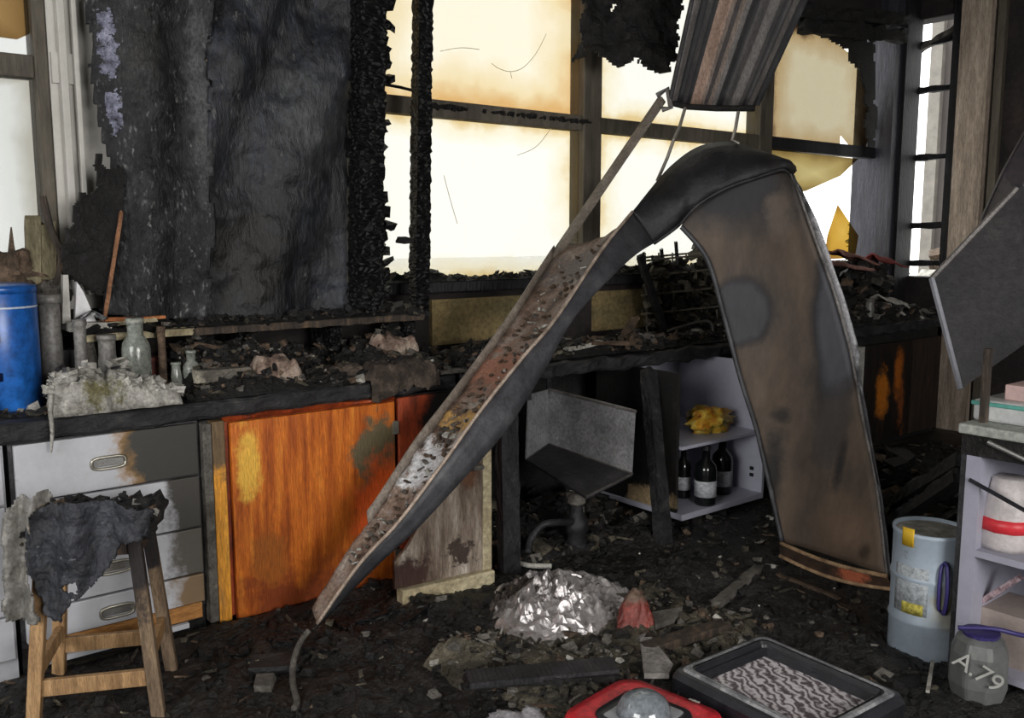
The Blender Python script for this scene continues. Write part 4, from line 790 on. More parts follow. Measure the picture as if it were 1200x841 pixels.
tag(MB().lathe([(.035, -.1), (.045, -.09), (.045, .09), (.035, .1)], (0, 0, 0), 14).build('charred_bottle', K['char'], smooth_=True), 'charred cylinder lying inside the burnt wire rack', 'bottle')
o = bpy.context.scene.objects['charred_bottle']; o.location = onY(800, 352, 4.045); o.rotation_euler = (0, math.pi / 2, 0)
for i, (px, py, px2, py2, c) in enumerate(((660, 404, 700, 396, 'ash'), (664, 416, 702, 408, 'pale'), (692, 424, 742, 418, 'brownash'), (728, 400, 745, 372, 'brownash'))):
    _a, _b = _onY(px, py, (3.72, 3.63, 3.62, 3.70)[i]), _onY(px2, py2, (3.72, 3.63, 3.62, 3.70)[i])
    _a.z = HT[13](_a.x, _a.y) + .006; _b.z = (HT[13](_b.x, _b.y) + .006) if i < 3 else _b.z
    tag(MB().bar(_a, _b, .05, .022, jag=.15, step=.04).build('burnt_wood', K[c]), ['grey burnt slat on the bench right behind the fallen tray', 'pale burnt slat below the grey one', 'brown burnt slat near the bench edge', 'short brown stick leaning against the ochre panel'][i], 'slat')
for i, (px, py, r) in enumerate(((742, 400, .05), (757, 412, .055), (775, 402, .045), (789, 400, .04))):
    lump('plaster_lump', ['pale lump beside the short brown stick', 'larger pale lump at the burnt bench edge', 'brown-grey lump under the wire rack', 'round grey lump under the wire rack'][i], 'debris', px, py, 3.64, (r, r * .8, r * .9), K['brownash'] if i != 1 else K['ash'], 30 + i, .6)
# ================================================================== CORNER BENCH
onY = _onY
def curl(px, py, wpx, hpx, Y, mat, lab, seed, name='curled_sheet', cat='sheet'):
    a = onY(px, py, Y); b = onY(px + wpx, py + hpx, Y); rows = []
    for v_ in (a, b):
        if px > 1070: v_.z = HT[14](v_.x, v_.y + .05) + .008
        elif v_.x > 5.05: v_.z = max(v_.z, HT[14](v_.x, v_.y) - .01)
    for i in range(15):
        f = i / 14; rows.append([Vector((lerp(a.x, b.x, f), Y - .02 + .14 * g, lerp(a.z, b.z, f) + .035 * math.sin(g * 2.6) + .03 * nz((f * 3, g * 2, 0), 1, seed))) for g in [j / 6 for j in range(7)]])
    return tag(MB().grid(rows).build(name, mat, smooth_=True, solid=.012), lab, cat)
K['pink'] = M('scorched_pink', [(.3, (70, 46, 42)), (.55, (138, 98, 90)), (.8, (168, 130, 120))], 6, bump=.3)
curl(968, 308, 56, 12, 3.72, K['pink'], 'curled pinkish-brown sheet on the corner debris below the yellow shard', 1)
curl(985, 298, 44, 14, 3.85, K['pink'], 'second pinkish sheet folded behind the first one', 2)
curl(1028, 304, 34, 10, 3.8, M('dull_red', [(.3, (90, 34, 34)), (.7, (140, 66, 62))], 8, bump=.4), 'dull red cloth scrap below the corner post', 3, 'red_cloth', 'cloth')
for i, (px, py, wp, hp_) in enumerate(((1028, 362, 46, 14), (1036, 352, 34, 10), (1078, 352, 30, 2))):
    curl(px, py, wp, hp_, 3.62, K['pale'] if i != 2 else K['ash'], ['rumpled whitish rag on the corner bench', 'smaller whitish rag lying on the rumpled one', 'grey folded rag beside the hanging panel'][i], 6 + i, 'white_rag', 'rag')
jar('glass_jar', 1018, 378, 350, 3.62, .035, K['greytube'], 'sooty small beaker on the corner bench', 'beaker', .9)
m = MB()
for k in range(260):
    px = U(965, 1040); py = U(308 + abs(px - 1010) * .12, 382); m.chunk(onY(px, py, U(3.75, 4.02)), (U(.02, .1), U(.02, .08), U(.02, .06)), random.choices((0, 1, 2, 3), (14, 6, 1, 2))[0])
tag(m.build('bench_debris', [K['char'], K['wetash'], K['ash'], K['brownash']]), 'high black pile against the corner below the yellow shard', 'rubble', kind='stuff')
# ================================================================== STOOL
ang = math.radians(-25); sc0 = Vector((.775, 3.19, 0)); SH = .655
st = thing('wooden_stool', 'wooden stool with burnt seat in front of the white drawers', 'stool', sc0, rz=ang)
for i, (sx, sy) in enumerate(((-1, -1), (1, -1), (1, 1), (-1, 1))):
    MB().bar((sx * .19, sy * .175, 0), (sx * .135, sy * .125, SH - .03), .042, .042, (0, 1, 0)).build('leg', K['wood'] if sx < 0 else M('leg_scorched_%d' % i, [(.3, (70, 56, 44)), (.6, (116, 98, 78)), (.8, (140, 118, 92))], 6, stretch=(4, 4, .6), bump=.2, patches=[((.14, 0, .55), (.1, .4, .22), (34, 30, 30), 3)]), st, world=False, bevel=.004)
for sy in (-1, 1): MB().bar((-.175, sy * .162, .145), (.175, sy * .162, .145), .022, .055).build('stretcher', K['wood'], st, world=False, bevel=.003)
for sx in (-1, 1): MB().bar((sx * .168, -.15, .20), (sx * .168, .15, .20), .022, .05).build('stretcher', K['wood'], st, world=False, bevel=.003)
MB().bar((-.16, 0, SH - .07), (.16, 0, SH - .07), .28, .06, jag=.06).build('apron', K['woodburnt'], st, world=False)
rows = []
for i in range(31):
    rr = []
    for j in range(25):
        x = -.2 + .4 * i / 30; y = -.185 + .37 * j / 24; e = min(1, (.2 - abs(x)) * 25, (.185 - abs(y)) * 25)
        rr.append(Vector((x * (1 + .05 * nz((x, y, 0), 15)), y, SH - .03 + .03 * e + .026 * fb((x, y, 0), 12, 3))))
    rows.append(rr)
MB().grid(rows).build('seat', M('burnt_seat', [(.3, (18, 18, 19)), (.55, (44, 43, 44)), (.8, (88, 84, 80))], 16, bump=1, bdist=.03, patches=[((-.16, -.02, SH), (.08, .2, .2), (120, 96, 66), 2, 16, 1.6)], fine=(40, (150, 140, 128), .67)), st, world=False, smooth_=True, solid=.03)
m = MB()
for k in range(140): m.chunk((U(-.2, .19), U(-.18, .17), SH + U(-.005, .02)), (U(.01, .045), U(.01, .04), U(.006, .03)), random.choices((0, 1, 2, 3), (8, 2, 2, .4))[0])
o = m.build('seat_crust', [K['char'], K['wetash'], K['brownash'], K['pale']], st, world=False); o['kind'] = 'stuff'
# burnt cloth over the stool's front
K['clothblack'] = M('burnt_blue_cloth', [(.3, (28, 29, 33)), (.5, (46, 48, 54)), (.7, (66, 68, 76)), (.85, (104, 106, 112))], 8, rough=.5, bump=.8, bscale=30, fine=(46, (120, 122, 128), .66))
pl = [(34, 598), (60, 590), (110, 588), (160, 592), (180, 600), (176, 622), (160, 632), (142, 636), (134, 652), (126, 668), (112, 682), (100, 694), (84, 700), (78, 712), (72, 728), (58, 724), (46, 712), (38, 690), (33, 664), (30, 630)]
fd = Vector((math.sin(ang), -math.cos(ang), 0)); fr = sc0 + fd * .225
def on_front(px, py, off=0):
    d = ray(px, py); o_ = fr + fd * off; t = (o_ - EYE).dot(fd) / d.dot(fd); return EYE + d * t
tag(ragged(pl, lambda x, y: on_front(x, y) + fd * (.02 * math.sin(x * .09) + .02 * fb((x, y, 0), .03, 2)), 1.6, 5, .07, 4, [(84, 686, 9, 6)]).build('burnt_cloth', K['clothblack'], smooth_=True, solid=.008), 'blackened cloth hanging in tatters over the front of the stool', 'cloth')
pf = [(4, 612), (14, 592), (34, 578), (52, 576), (60, 584), (44, 596), (34, 620), (33, 664), (40, 700), (48, 728), (34, 732), (18, 728), (6, 728)]
K['film'] = M('melted_film', [(.3, (86, 84, 78)), (.55, (124, 122, 118)), (.8, (152, 150, 148))], 8, rough=.35, bump=.5, fine=(24, (84, 78, 68), .64), patches=[((.09, 0, .28), (.07, .2, .09), (116, 92, 62), 2, 12, 1.3)])
tag(ragged(pf, lambda x, y: on_front(x, y, -.02) + fd * (.02 * math.sin(x * .2) + .02 * fb((x, y, 0), .04, 6)), 2.5, 4, .06, 7).build('melted_film', K['film'], smooth_=True, solid=.004), 'grey melted plastic film hanging from the corner of the stool', 'plastic')
# ================================================================== FOIL SHEET WITH RED BAG END
c0 = onZ(655, 735, .02)
K['foil'] = M('silver_foil', [(.3, (160, 156, 156)), (.6, (206, 202, 202)), (.8, (236, 232, 232))], 5, rough=.24, metal=.65, grit=.1, bump=.25, bscale=22, bdist=.03, patches=[((-.12, .18, .12), (.26, .16, .14), (84, 78, 76), 2, 6, .8)])
outl = [(566, 708), (578, 690), (600, 678), (640, 668), (680, 668), (712, 676), (742, 690), (730, 740), (700, 752), (665, 752), (650, 762), (620, 756), (590, 752), (572, 735)]
wp = [onZ(x, y, .03) for x, y in outl]; pol = [(v.x, v.y) for v in wp]
xs = [v[0] for v in pol]; ys = [v[1] for v in pol]; x0, x1, y0, y1 = min(xs), max(xs), min(ys), max(ys)
cx, cy = sum(xs) / len(xs), sum(ys) / len(ys)
rows = []
N_ = 96
for i in range(N_ + 1):
    a = 2 * math.pi * i / N_; rr = []
    # distance to the outline along the angle
    far_ = .05
    for s in range(1, 200):
        if inside(cx + math.cos(a) * s * .006, cy + math.sin(a) * s * .006, pol): far_ = s * .006
    for j in range(36):
        f = j / 35; x = cx + math.cos(a) * far_ * f; y = cy + math.sin(a) * far_ * f
        wx = x + .05 * nz((x, y, 0), 6, 1); wy = y * 1.5 + .05 * nz((x, y, 3), 6, 2); v1 = noise.voronoi(Vector((wx * 8, wy * 8, .3)))[0]; v2 = noise.voronoi(Vector((wx * 22, wy * 22, .8)))[0]
        ridg = min(1.2, (v1[1] - v1[0]) * 1.6); r2_ = min(1.2, (v2[1] - v2[0]) * 1.6)
        z = .012 + (1 - f ** 2.2) ** .8 * (.08 + .07 * ridg * (.6 + .6 * abs(fb((x, y, 0), 5, 3))) + .024 * r2_) * (.85 + .3 * nz((x, y, 0), 3, 4)) + .012 * r2_
        rr.append(Vector((x + .02 * nz((x, y, 5), 12) * f, y + .02 * nz((x, y, 9), 12) * f, z)))
    rows.append(rr)
fo_ = thing('foil_sheet', 'crumpled silver foil sheet lying on the burnt floor', 'foil', (cx, cy, .0))
MB().grid(rows).build('sheet', K['foil'], fo_)
pr = onZ(748, 742, .02)
rows = []
for i in range(25):
    f = i / 24; rr = []
    for j in range(13):
        g = j / 12; px = lerp(722, 770, f) + (lerp(6, -4, f) * g); b_ = onZ(px, lerp(750, 738, f * .2), .02); hz_ = .17 * (math.sin(math.pi * (.12 + .76 * f))) * (1 - (1 - g) ** 2)
        rr.append(Vector((b_.x, b_.y, .02 + hz_)) + FH * (.10 * g) + RT * .01 * nz((f * 8, g * 6, 0), 1) + FH * .02 * nz((f * 9, g * 7, 3), 1))
    rows.append(rr)
tag(MB().grid(rows).build('red_bag', M('red_bag', [(.3, (80, 40, 36)), (.55, (132, 62, 54)), (.8, (156, 98, 88))], 7, rough=.45, bump=.6, patches=[((0, .05, .16), (.2, .2, .06), (96, 78, 66), 2, 10, 1.2)]), smooth_=True, solid=.006), 'dull red plastic bag end sticking out under the foil', 'bag')
# ================================================================== LOOSE FLOOR PIECES
def plank(name, lab, cat, p, q, w, h, mat, z=.05, jag=.1):
    a = onZ(p[0], p[1], z); b = onZ(q[0], q[1], z); f_ = lambda v: max(HT[3](v.x, v.y), HT[5](v.x, v.y) if 1.76 < v.x < 2.99 and 2.01 < v.y < 2.74 else 0) + h * .3
    a.z = f_(a); b.z = f_(b)
    if name == 'corrugated_strip': a.z = b.z = sorted(f_(a.lerp(b, k / 20)) for k in range(21))[16]
    return tag(MB().bar(a, b, w, h, jag=jag, step=.06).build(name, mat), lab, cat)
plank('batten', 'grey batten lying on the floor in front of the bottle cabinet', 'batten', (838, 700), (890, 655), .045, .03, K['ash'], .06)
plank('batten', 'long thin lath on the floor under the folded tray end', 'batten', (912, 665), (985, 692), .02, .015, K['brownash'], .05)
plank('board', 'dark board beside the red bag pointing to the black frame', 'board', (756, 762), (850, 735), .06, .03, K['woodburnt'], .06)
tag(MB().prism([onZ(x, y, .06) for x, y in ((750, 752), (763, 752), (789, 784), (784, 795), (755, 795))], (0, 0, .02)).build('board', M('pale_board', [(.3, (96, 92, 88)), (.6, (138, 134, 130)), (.8, (156, 152, 148))], 6, bump=.2, fine=(20, (40, 36, 34), .63))), 'pale grey board scrap behind the red appliance', 'board')
tag(MB().prism([onZ(x, y, .05) for x, y in ((764, 722), (800, 716), (790, 730), (768, 738))], (0, 0, .02)).build('board', K['ash']), 'small ash-grey board scrap next to the red bag', 'board')
plank('corrugated_strip', 'black ridged plastic strip lying in the ash near the foil', 'strip', (545, 800), (722, 791), .11, .02, K['char'], .07, .05)
cs = bpy.context.scene.objects['corrugated_strip']; bpy.context.view_layer.update()
_w = sorted((cs.matrix_world @ v.co for v in cs.data.vertices), key=lambda v: v.x); _c = lambda q: sum(q, Vector()) / len(q)
_a, _b = _c(_w[:12]), _c(_w[-12:]); _r = Matrix.Rotation(math.atan2(_b.y - _a.y, _b.x - _a.x), 3, 'Z')
for k in range(31): MB().box(_a.lerp(_b, k / 30) + Vector((0, 0, .014)), (.016, .1, .02), _r).build('ridge', K['darksteel'], cs)
plank('board', 'grey charred board lying by the cable end', 'board', (296, 770), (352, 766), .12, .025, K['bench'], .06)
_l = onZ(310, 795, .06); _l.z = HT[3](_l.x, _l.y) + .008
tag(MB().chunk(_l, (.12, .05, .03)).build('plaster_lump', K['ash']), 'pale flaky lump on the floor near the cable', 'debris')
tag(ragged([(570, 841), (600, 832), (632, 826), (644, 836), (650, 870), (570, 870)], lambda x, y: (lambda v: Vector((v.x, v.y, HT[3](v.x, v.y) + .024 + .012 * abs(fb((x, y, 0), .05, 2)))))(onZ(x, y, .06)), 3, 4, .06, 2).build('grey_rag', M('grey_rag', [(.3, (110, 108, 112)), (.7, (160, 158, 162))], 8, bump=.5), smooth_=True, solid=.008), 'light grey rag beside the red appliance', 'rag')
n_ = 0
for i in range(60):
    if n_ == 11: break
    px, py = (U(250, 1030), U(700, 830)); p = onZ(px, py, .06)
    if 780 < px and py > 730 or 560 < px < 775 and py < 765 or 500 < px < 775 and py > 755: continue
    if (p - onZ(310, 795, .06)).length < .3: continue
    e_ = p + Vector((U(-.2, .2), U(-.2, .2), 0))
    for v_ in (p, e_): v_.z = max(HT[3](v_.x, v_.y), HT[5](v_.x, v_.y) if 1.76 < v_.x < 2.99 and 2.01 < v_.y < 2.74 else 0) + .005
    n_ += 1; plank_ = MB().bar(p, e_, U(.02, .05), .018, jag=.3, step=.03).build('charred_stick', K['croc'])
    tag(plank_, 'charred stick lying loose in the floor ash', 'stick', 'charred sticks in the floor ash')
# ================================================================== BLACK FRAME (front, on the floor)
o_ = onZ(893, 740, .12); fx = onZ(1066, 813, .12); fy = onZ(794, 788, .12)
ux = (fx - o_); uy = (fy - o_); lx, ly = ux.length, uy.length; ux.normalize(); uy = (uy - ux * uy.dot(ux)).normalized()
fr_ = thing('black_appliance', 'glossy black framed appliance door on the floor, a striped reflection painted on its glass window', 'appliance door', (o_ + ux * lx / 2 + uy * ly / 2) - Vector((0, 0, .12)))
Z = Vector((0, 0, 1))
def rect(u0, u1, v0, v1, z, r=.03, n=5):
    pts = []
    for (cu, cv, a0) in ((u1 - r, v1 - r, 0), (u0 + r, v1 - r, 90), (u0 + r, v0 + r, 180), (u1 - r, v0 + r, 270)):
        for k in range(n + 1): a = math.radians(a0 + 90 * k / n); pts.append(o_ + ux * (cu + r * math.cos(a)) + uy * (cv + r * math.sin(a)) + Z * (z - .12))
    return pts
def loft(name, loops, mat, parent, close=True, sm=False):
    m = MB(); m.grid([l + [l[0]] for l in loops])
    n = len(loops[0]) + 1
    if close: m.f += [tuple(range(n - 1)), tuple((len(loops) - 1) * n + k for k in range(n - 1))]; m.mi += [0, 0]
    return m.build(name, mat, parent, smooth_=sm)
i0, i1, j0, j1 = .07, lx - .07, .075, ly - .07
loft('frame', [rect(0, lx, 0, ly, .0), rect(0, lx, 0, ly, .095), rect(.012, lx - .012, .012, ly - .012, .118), rect(.05, lx - .05, .055, ly - .055, .124), rect(i0 - .012, i1 + .012, j0 - .012, j1 + .012, .114, .02), rect(i0, i1, j0, j1, .09, .012)], K['blackplastic'], fr_, False)
loft('bezel_trim', [rect(.022, lx - .022, .024, ly - .024, .119), rect(.03, lx - .03, .034, ly - .034, .126), rect(.044, lx - .044, .05, ly - .05, .1255)], M('worn_trim', [(.3, (70, 72, 76)), (.5, (136, 138, 142)), (.7, (190, 190, 192))], 9, rough=.35, metal=.3, bump=.3), fr_, False)
MB().prism(rect(i0 - .02, i1 + .02, j0 - .02, j1 + .02, .075), Z * .004).build('backing', K['blackplastic'], fr_)
loft('inner_bezel', [rect(i0, i1, j0, j1, .108, .012), rect(i0 + .02, i1 - .02, j0 + .02, j1 - .02, .088, .01), rect(i0 + .02, i1 - .02, j0 + .02, j1 - .02, .08, .01)], K['blackplastic'], fr_, False)
def reflection_mat():  # wavy striped reflection painted into the colour of the window glass
    m = bpy.data.materials.new('striped_reflection'); m.use_nodes = True; nt = m.node_tree; b = nt.nodes['Principled BSDF']
    tc = nd(nt, 'ShaderNodeTexCoord'); mp = nd(nt, 'ShaderNodeMapping'); mp.inputs['Rotation'].default_value = (0, 0, -math.radians(62)); nt.links.new(tc.outputs['Object'], mp.inputs[0])
    wv = nd(nt, 'ShaderNodeTexWave', wave_type='BANDS', bands_direction='Y'); wv.inputs['Scale'].default_value = 10; wv.inputs['Distortion'].default_value = 9; wv.inputs['Detail'].default_value = 3; wv.inputs['Detail Scale'].default_value = 2.2
    nt.links.new(mp.outputs[0], wv.inputs['Vector']); c = ramp_(nt, wv.outputs['Fac'], [(.0, (96, 86, 90)), (.4, (156, 148, 152)), (.9, (220, 216, 220))])
    nt.links.new(c, b.inputs['Base Color']); b.inputs['Roughness'].default_value = .25; b.inputs['Metallic'].default_value = .2; return m
MB().prism(rect(i0 + .02, i1 - .02, j0 + .02, j1 - .02, .082, .01), Z * .004).build('window_glass', reflection_mat(), fr_)
# ================================================================== RED APPLIANCE
o_ = onZ(734, 786, .10); fx = onZ(852, 832, .10); ux = (fx - o_); ux.z = 0; ux.normalize(); uy = Vector((ux.y, -ux.x, 0)); uy = uy if uy.dot(RT) < 0 else -uy
lx, ly = .42, .40
ra = thing('red_appliance', 'red and black plastic appliance with a clear dome beside the black frame', 'appliance', (o_ + ux * lx / 2 + uy * ly / 2) - Vector((0, 0, .1)))
q_ = lambda *a, **k: [p - Z * .0 for p in rect(*a, **k)]
_off = .12 - .10
K['red'] = M('red_plastic', [(.3, (172, 28, 40)), (.7, (206, 46, 56))], 6, rough=.35, bump=.08, fine=(40, (230, 120, 120), .72))
def rc(u0, u1, v0, v1, z, r): return [p + Z * .02 for p in rect(u0, u1, v0, v1, z, r)]
loft('red_shell', [rc(-.01, lx + .01, -.01, ly + .01, 0, .08), rc(0, lx, 0, ly, .06, .08), rc(.012, lx - .012, .012, ly - .012, .095, .075), rc(.05, lx - .05, .05, ly - .05, .104, .06), rc(.085, lx - .085, .085, ly - .085, .098, .05)], K['red'], ra, True, True)
loft('black_deck', [rc(.083, lx - .083, .083, ly - .083, .096, .05), rc(.088, lx - .088, .088, ly - .088, .106, .045), rc(.12, lx - .12, .12, ly - .12, .102, .03)], K['blackplastic'], ra, True, True)
cD = o_ + ux * lx * .5 + uy * ly * .5
MB().prism([p + Z * .02 for p in rect(.12, lx - .12, .10, ly - .10, .1, .02)], Z * .004).build('pale_plate', flat('pale_plate', (150, 152, 156), .4), ra)
MB().lathe([(.085, 0), (.083, .02), (.072, .042), (.05, .06), (.02, .068), (.002, .069)], cD + Z * .004, 28).build('dome', M('smoky_dome', [(.3, (120, 128, 136)), (.7, (160, 168, 174))], 5, rough=.08, bump=0, spec=.8, trans=.3), ra, smooth_=True)
m = MB()
for k in range(3): m.box(o_ + ux * (.10 + .012 * k + .17) + uy * .022 + Z * .003, (.006, .014, .003), Matrix.Rotation(.4, 3, 'Z'))
m.build('white_mark', K['pale'], ra)
MB().prism([p + Z * .02 for p in rect(lx - .005, lx + .10, .06, ly - .05, .03, .04)], Z * .03).build('grey_tray', flat('greenish_tray', (128, 150, 140), .35), ra)
# ================================================================== BLUE-GREY DRUM
db = onZ(1082, 762, 0); tp2 = P(1092, 606, (db - EYE).dot(FW) + .05); HD = tp2.z; RD = .130
dr = thing('drum', 'pale blue-grey metal drum standing beside the white shelf unit', 'drum', db)
K['drum'] = M('pale_blue_drum', [(.3, (138, 150, 162)), (.7, (158, 170, 182))], 3, grit=.1, rough=.45, metal=.1, bump=.08, fine=(22, (110, 112, 110), .68), patches=[((-.03, -.12, HD * .45), (.1, .12, .13), (150, 150, 140), 2.4, 6, .7)])
prof = [(RD * .97, 0), (RD, .01)]
for z in (.3, .64):
    prof += [(RD, HD * z - .014), (RD * 1.035, HD * z - .005), (RD * 1.035, HD * z + .005), (RD, HD * z + .014)]
prof += [(RD, HD * .955), (RD * 1.03, HD * .97), (RD * 1.03, HD), (RD * .97, HD), (RD * .95, HD * .965), (.002, HD * .962)]
MB().lathe(prof, db, 40).build('body', K['drum'], dr, smooth_=True)
MB().lathe([(.002, HD * .968), (RD * .93, HD * .968), (RD * .94, HD * .975)], db, 40).build('lid', M('dirty_lid', [(.3, (92, 90, 84)), (.6, (140, 138, 130)), (.8, (180, 178, 168))], 18, bump=.6), dr)
def wrap(name, px0, px1, py0, py1, mat, grow=1.012):
    v = (EYE - db); base = math.atan2(v.y, v.x); w = lambda px: base + math.asin(max(-.95, min(.95, ((px - 1085) / F * (db - EYE).dot(FW)) / RD)))
    dpt = (db - EYE).dot(FW) - RD; z = lambda py: P(1082, py, dpt).z
    rows = [[db + Vector((RD * grow * math.cos(lerp(w(px0), w(px1), i / 8)), RD * grow * math.sin(lerp(w(px0), w(px1), i / 8)), zz)) for zz in (z(py0), z(py1))] for i in range(9)]
    return MB().grid(rows).build(name, mat, dr, smooth_=True, solid=.002)
wrap('yellow_sticker', 1057, 1069, 618, 640, flat('yellow_sticker', (196, 160, 40), .5), 1.03)
wrap('grey_label', 1052, 1086, 664, 722, M('worn_label', [(.3, (134, 140, 144)), (.7, (158, 164, 168))], 9, fine=(60, (104, 106, 108), .64)))
wrap('yellow_label', 1060, 1082, 708, 722, M('yellow_label', [(.4, (120, 112, 40)), (.6, (186, 176, 84))], 30), 1.018)
v = (EYE - db).normalized(); v.z = 0; sdv = Vector((-v.y, v.x, 0)); K['purple'] = flat('purple_plastic', (50, 44, 96), .45)
zt_, zl = P(1100, 672, 3.25).z, P(1100, 735, 3.25).z
hx = db + v * (RD * .93) + sdv * (.055 if sdv.dot(RT) > 0 else -.055)
MB().tube(smooth([tuple(Vector((hx.x, hx.y, zt_))), tuple(Vector((hx.x, hx.y, zt_ - .01)) + v * .035 + RT * .012), tuple(Vector((hx.x, hx.y, (zt_ + zl) / 2)) + v * .05 + RT * .018), tuple(Vector((hx.x, hx.y, zl + .01)) + v * .035 + RT * .012), tuple(Vector((hx.x, hx.y, zl)))], 20), .008, 7).build('handle', K['purple'], dr, smooth_=True)
MB().tube(smooth([tuple(Vector((hx.x, hx.y, zt_))), tuple(Vector((hx.x, hx.y, zt_ - .03)) + v * .02 - RT * .012), tuple(Vector((hx.x, hx.y, zl + .03)) + v * .02 - RT * .012), tuple(Vector((hx.x, hx.y, zl)))], 14), .006, 7).build('handle', K['purple'], dr, smooth_=True)
tag(MB().bar(onZ(1093, 775, .05), onZ(1087, 810, .05), .012, .01).build('white_strip', K['pale']), 'thin white strip lying on the floor in front of the drum', 'strip')
# ================================================================== ISLAND BENCH ON THE RIGHT
ib = onZ(1116, 792, 0); IX, IY = ib.x, ib.y
isl = thing('shelf_unit', 'white open shelf unit with pale worktop beside the drum', 'shelf unit', (IX + .3, IY - .5, 0))
IZ = onX(1110, 492, IX).z
K['lilacgrey'] = M('lilac_grey_laminate', [(.3, (138, 138, 152)), (.7, (158, 158, 172))], 3, rough=.5, grit=.06, bump=.05)
K['islandtop'] = M('pale_worktop', [(.3, (120, 124, 118)), (.7, (160, 164, 158))], 6, rough=.5, bump=.1)
MB().b2((IX - .02, IY - 1.4, IZ - .035), (IX + .75, IY + .03, IZ)).build('worktop', K['islandtop'], isl, bevel=.006)
MB().b2((IX - .005, IY - 1.38, IZ - .11), (IX + .7, IY + .02, IZ - .035)).build('top_rail', K['char'], isl)
MB().b2((IX, IY, 0), (IX + .7, IY + .02, IZ - .11)).build('end_panel', K['darksteel'], isl); MB().b2((IX - .003, IY - .05, .06), (IX + .69, IY, IZ - .11)).build('side_panel', K['lilacgrey'], isl)
MB().b2((IX + .66, IY - 1.38, .06), (IX + .69, IY, IZ - .11)).build('back_panel', K['lilacgrey'], isl)
zs = [onX(1150, 650, IX).z, .06]
for z in zs: MB().b2((IX - .002, IY - 1.38, z - .012), (IX + .66, IY - .05, z + .012)).build('shelf', K['lilacgrey'], isl)
MB().b2((IX + .04, IY - 1.38, 0), (IX + .66, IY - .02, .05)).build('plinth', K['char'], isl)
tag(MB().tube([onX(1158, 518, IX - .012), onX(1230, 552, IX - .010)], .009, 8).build('metal_rod', K['chrome']), 'shiny metal rod leaning across the shelf unit front', 'rod')
tag(MB().tube([onX(1136, 562, IX - .009), onX(1165, 578, IX - .012), onX(1215, 606, IX - .012)], .008, 6).build('black_cable', K['blackplastic']), 'black cable hanging slack across the open shelf', 'cable')
t = thing('plastic_bag', 'white plastic packet with a red band on the upper shelf', 'packet', (IX + .12, IY - .30, zs[0] + .012))
pb_ = onX(1180, 620, IX + .12)
MB().lathe([(.085, 0), (.095, .02), (.09, .12), (.075, .2), (.06, .25), (.05, .255)], (pb_.x, pb_.y, zs[0] + .012), 10).build('packet', flat('white_packet', (178, 172, 172), .35, 0, .4), t, smooth_=True)
MB().lathe([(.0975, .07), (.0955, .115)], (pb_.x, pb_.y, zs[0] + .012), 10).build('red_band', flat('red_band', (186, 44, 52), .4), t, smooth_=True)
tag(MB().lathe([(.05, 0), (.055, .01), (.055, .15), (.045, .18), (.022, .2), (.022, .25)], (pb_.x + .06, pb_.y - .16, zs[0] + .012), 18).build('dark_bottle', K['bottle'], smooth_=True), 'dark bottle behind the red-banded packet', 'bottle')
tag(MB().bar(onX(1148, 706, IX + .10), onX(1196, 676, IX + .10), .035, .02, jag=.1).build('patterned_strip', M('striped_strip', [(.4, (96, 74, 80)), (.55, (170, 150, 156)), (.7, (110, 60, 72))], 30)), 'red-brown patterned strip on the lower shelf', 'strip')
tag(MB().b2((IX + .08, IY - .42, .072), (IX + .3, onX(1146, 706, IX + .10).y, onX(1148, 706, IX + .10).z - .004)).build('pale_carton', flat('carton', (150, 138, 132), .6)), 'pale carton on the bottom shelf behind the marked jar', 'carton')
# marked jar with purple cord
jc = onZ(1150, 785, 0); jc = jc + (EYE - jc).normalized() * .0; jc.x = IX - .12; jc.y = onX(1148, 765, IX - .12).y; jc.z = 0
jr = thing('plastic_jug', 'grey plastic jug with white marking and purple strap by the shelf unit', 'jug', jc)
jz = onX(1150, 742, IX - .12).z
MB().lathe([(.06, .01), (.085, .03), (.098, .08), (.095, jz - .06), (.08, jz - .02), (.06, jz)], jc, 8).build('body', M('grey_jug', [(.3, (78, 80, 80)), (.7, (104, 106, 104))], 6, rough=.4, bump=.1, grit=.2), jr, bevel=.01)
MB().lathe([(.058, jz - .004), (.06, jz + .008), (.04, jz + .01)], jc, 18).build('cap', K['purple'], jr)
MB().tube(smooth([tuple(jc + Vector((-.06, .05, jz + .02))), tuple(jc + Vector((0, -.04, jz + .03))), tuple(jc + Vector((.05, -.12, jz + .02))), tuple(jc + Vector((.06, -.25, jz + .05)))], 16), .008, 7).build('strap', K['purple'], jr, smooth_=True)
fc = bpy.data.curves.new('marking', 'FONT'); fc.body = 'A.79'; fc.size = .085; fc.extrude = .002; fc.align_x = 'CENTER'; fc.align_y = 'CENTER'
fo2 = bpy.data.objects.new('marking_src', fc); col.objects.link(fo2)
dg = bpy.context.evaluated_depsgraph_get(); me = bpy.data.meshes.new_from_object(fo2.evaluated_get(dg)); bpy.data.objects.remove(fo2)
mk = bpy.data.objects.new('marking', me); me.materials.clear(); me.materials.append(flat('chalk_mark', (150, 150, 146), .7)); col.objects.link(mk); mk.parent = jr
vd = (EYE - jc); vd.z = 0; vd.normalize(); mk.location = vd * .103 + Vector((0, 0, jz * .62)); mk.rotation_euler = (math.radians(90), math.radians(28), math.atan2(vd.y, vd.x) + math.pi / 2)
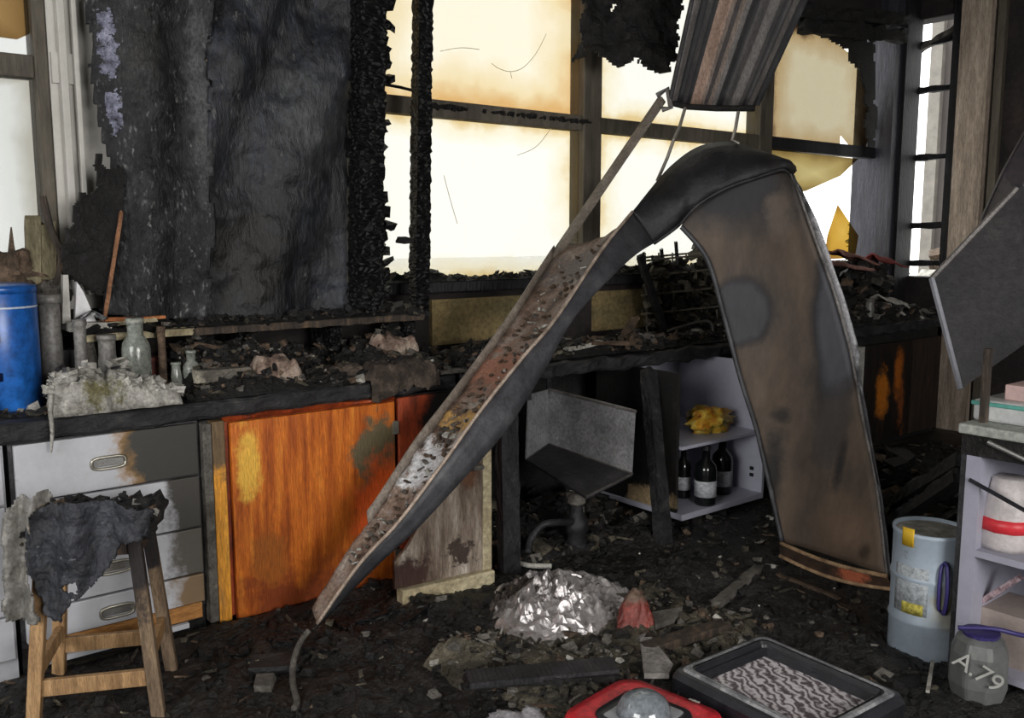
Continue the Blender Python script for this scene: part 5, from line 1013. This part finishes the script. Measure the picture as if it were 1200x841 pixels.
# boxes on the island top
t = thing('plastic_tub', 'translucent plastic tub with green lid on the pale worktop', 'tub', (IX + .3, IY - .35, IZ))
tb = onX(1180, 478, IX + .12)
MB().b2((IX + .08, IY - .75, IZ), (IX + .5, tb.y + .10, IZ + .075)).build('tub', flat('cloudy_tub', (178, 180, 180), .3), t, bevel=.012)
MB().b2((IX + .075, IY - .76, IZ + .055), (IX + .505, tb.y + .105, IZ + .07)).build('green_lid', flat('green_lid', (84, 148, 138), .4), t, bevel=.004)
MB().b2((IX + .074, tb.y - .22, IZ + .015), (IX + .08, tb.y - .1, IZ + .04)).build('red_tag', flat('red_tag', (196, 70, 96), .5), t)
tag(MB().b2((IX + .14, IY - .8, IZ + .0755), (IX + .46, tb.y + .02, IZ + .13)).build('pink_carton', flat('pink_carton', (176, 150, 146), .6), bevel=.004), 'flat pinkish carton lying on the green-lidded tub', 'carton')
pg = (IX + .3, IY - .45, IZ + .131)
tag(MB().ball((pg[0], pg[1], pg[2] + .12), (.15, .24, .135), 24, 14, 6, .25, 6).build('white_bag', M('sheer_bag', [(.3, (148, 138, 140)), (.7, (182, 172, 174))], 4, rough=.35, bump=.4), smooth_=True), 'rounded pale plastic bag on top of the pinkish carton', 'bag')
tag(MB().bar((IX + .06, IY - .02, IZ), (IX + .06, IY - .02, IZ + .26), .03, .02, (0, 1, 0)).build('wood_upright', K['woodburnt']), 'brown wooden upright standing on the corner of the pale worktop', 'upright')
heap('ash_debris', 'black burnt heap piled behind the drum', 4.25, 5.4, 2.1, 3.0, 0, .40, 800, .03, .16, RM, [40, 24, 10, 4, 3, .5], 31)
# charred slats heaped behind the drum
for i, (p, q, z0_, z1_) in enumerate((((1030, 614), (1130, 556), .12, .30), ((1046, 588), (1132, 538), .16, .30), ((1060, 590), (1130, 580), .30, .27))):
    a = onZ(p[0], p[1], z0_); b = onZ(q[0], q[1], z1_)
    if i < 2: b = onY(q[0], q[1], IY + .045)          # leans on the end of the shelf unit
    for v_ in ((a,) if i < 2 else (a, b)): v_.z = max(HT[3](v_.x, v_.y), HT[31](v_.x, v_.y)) + .012 + (.05 if i == 2 else 0)
    tag(MB().bar(a, b, .07, .05, jag=.25).build('charred_batten', K['char']), ['charred batten leaning behind the drum', 'upper charred batten propped behind the drum', 'short charred batten against the shelf unit end'][i], 'burnt batten')
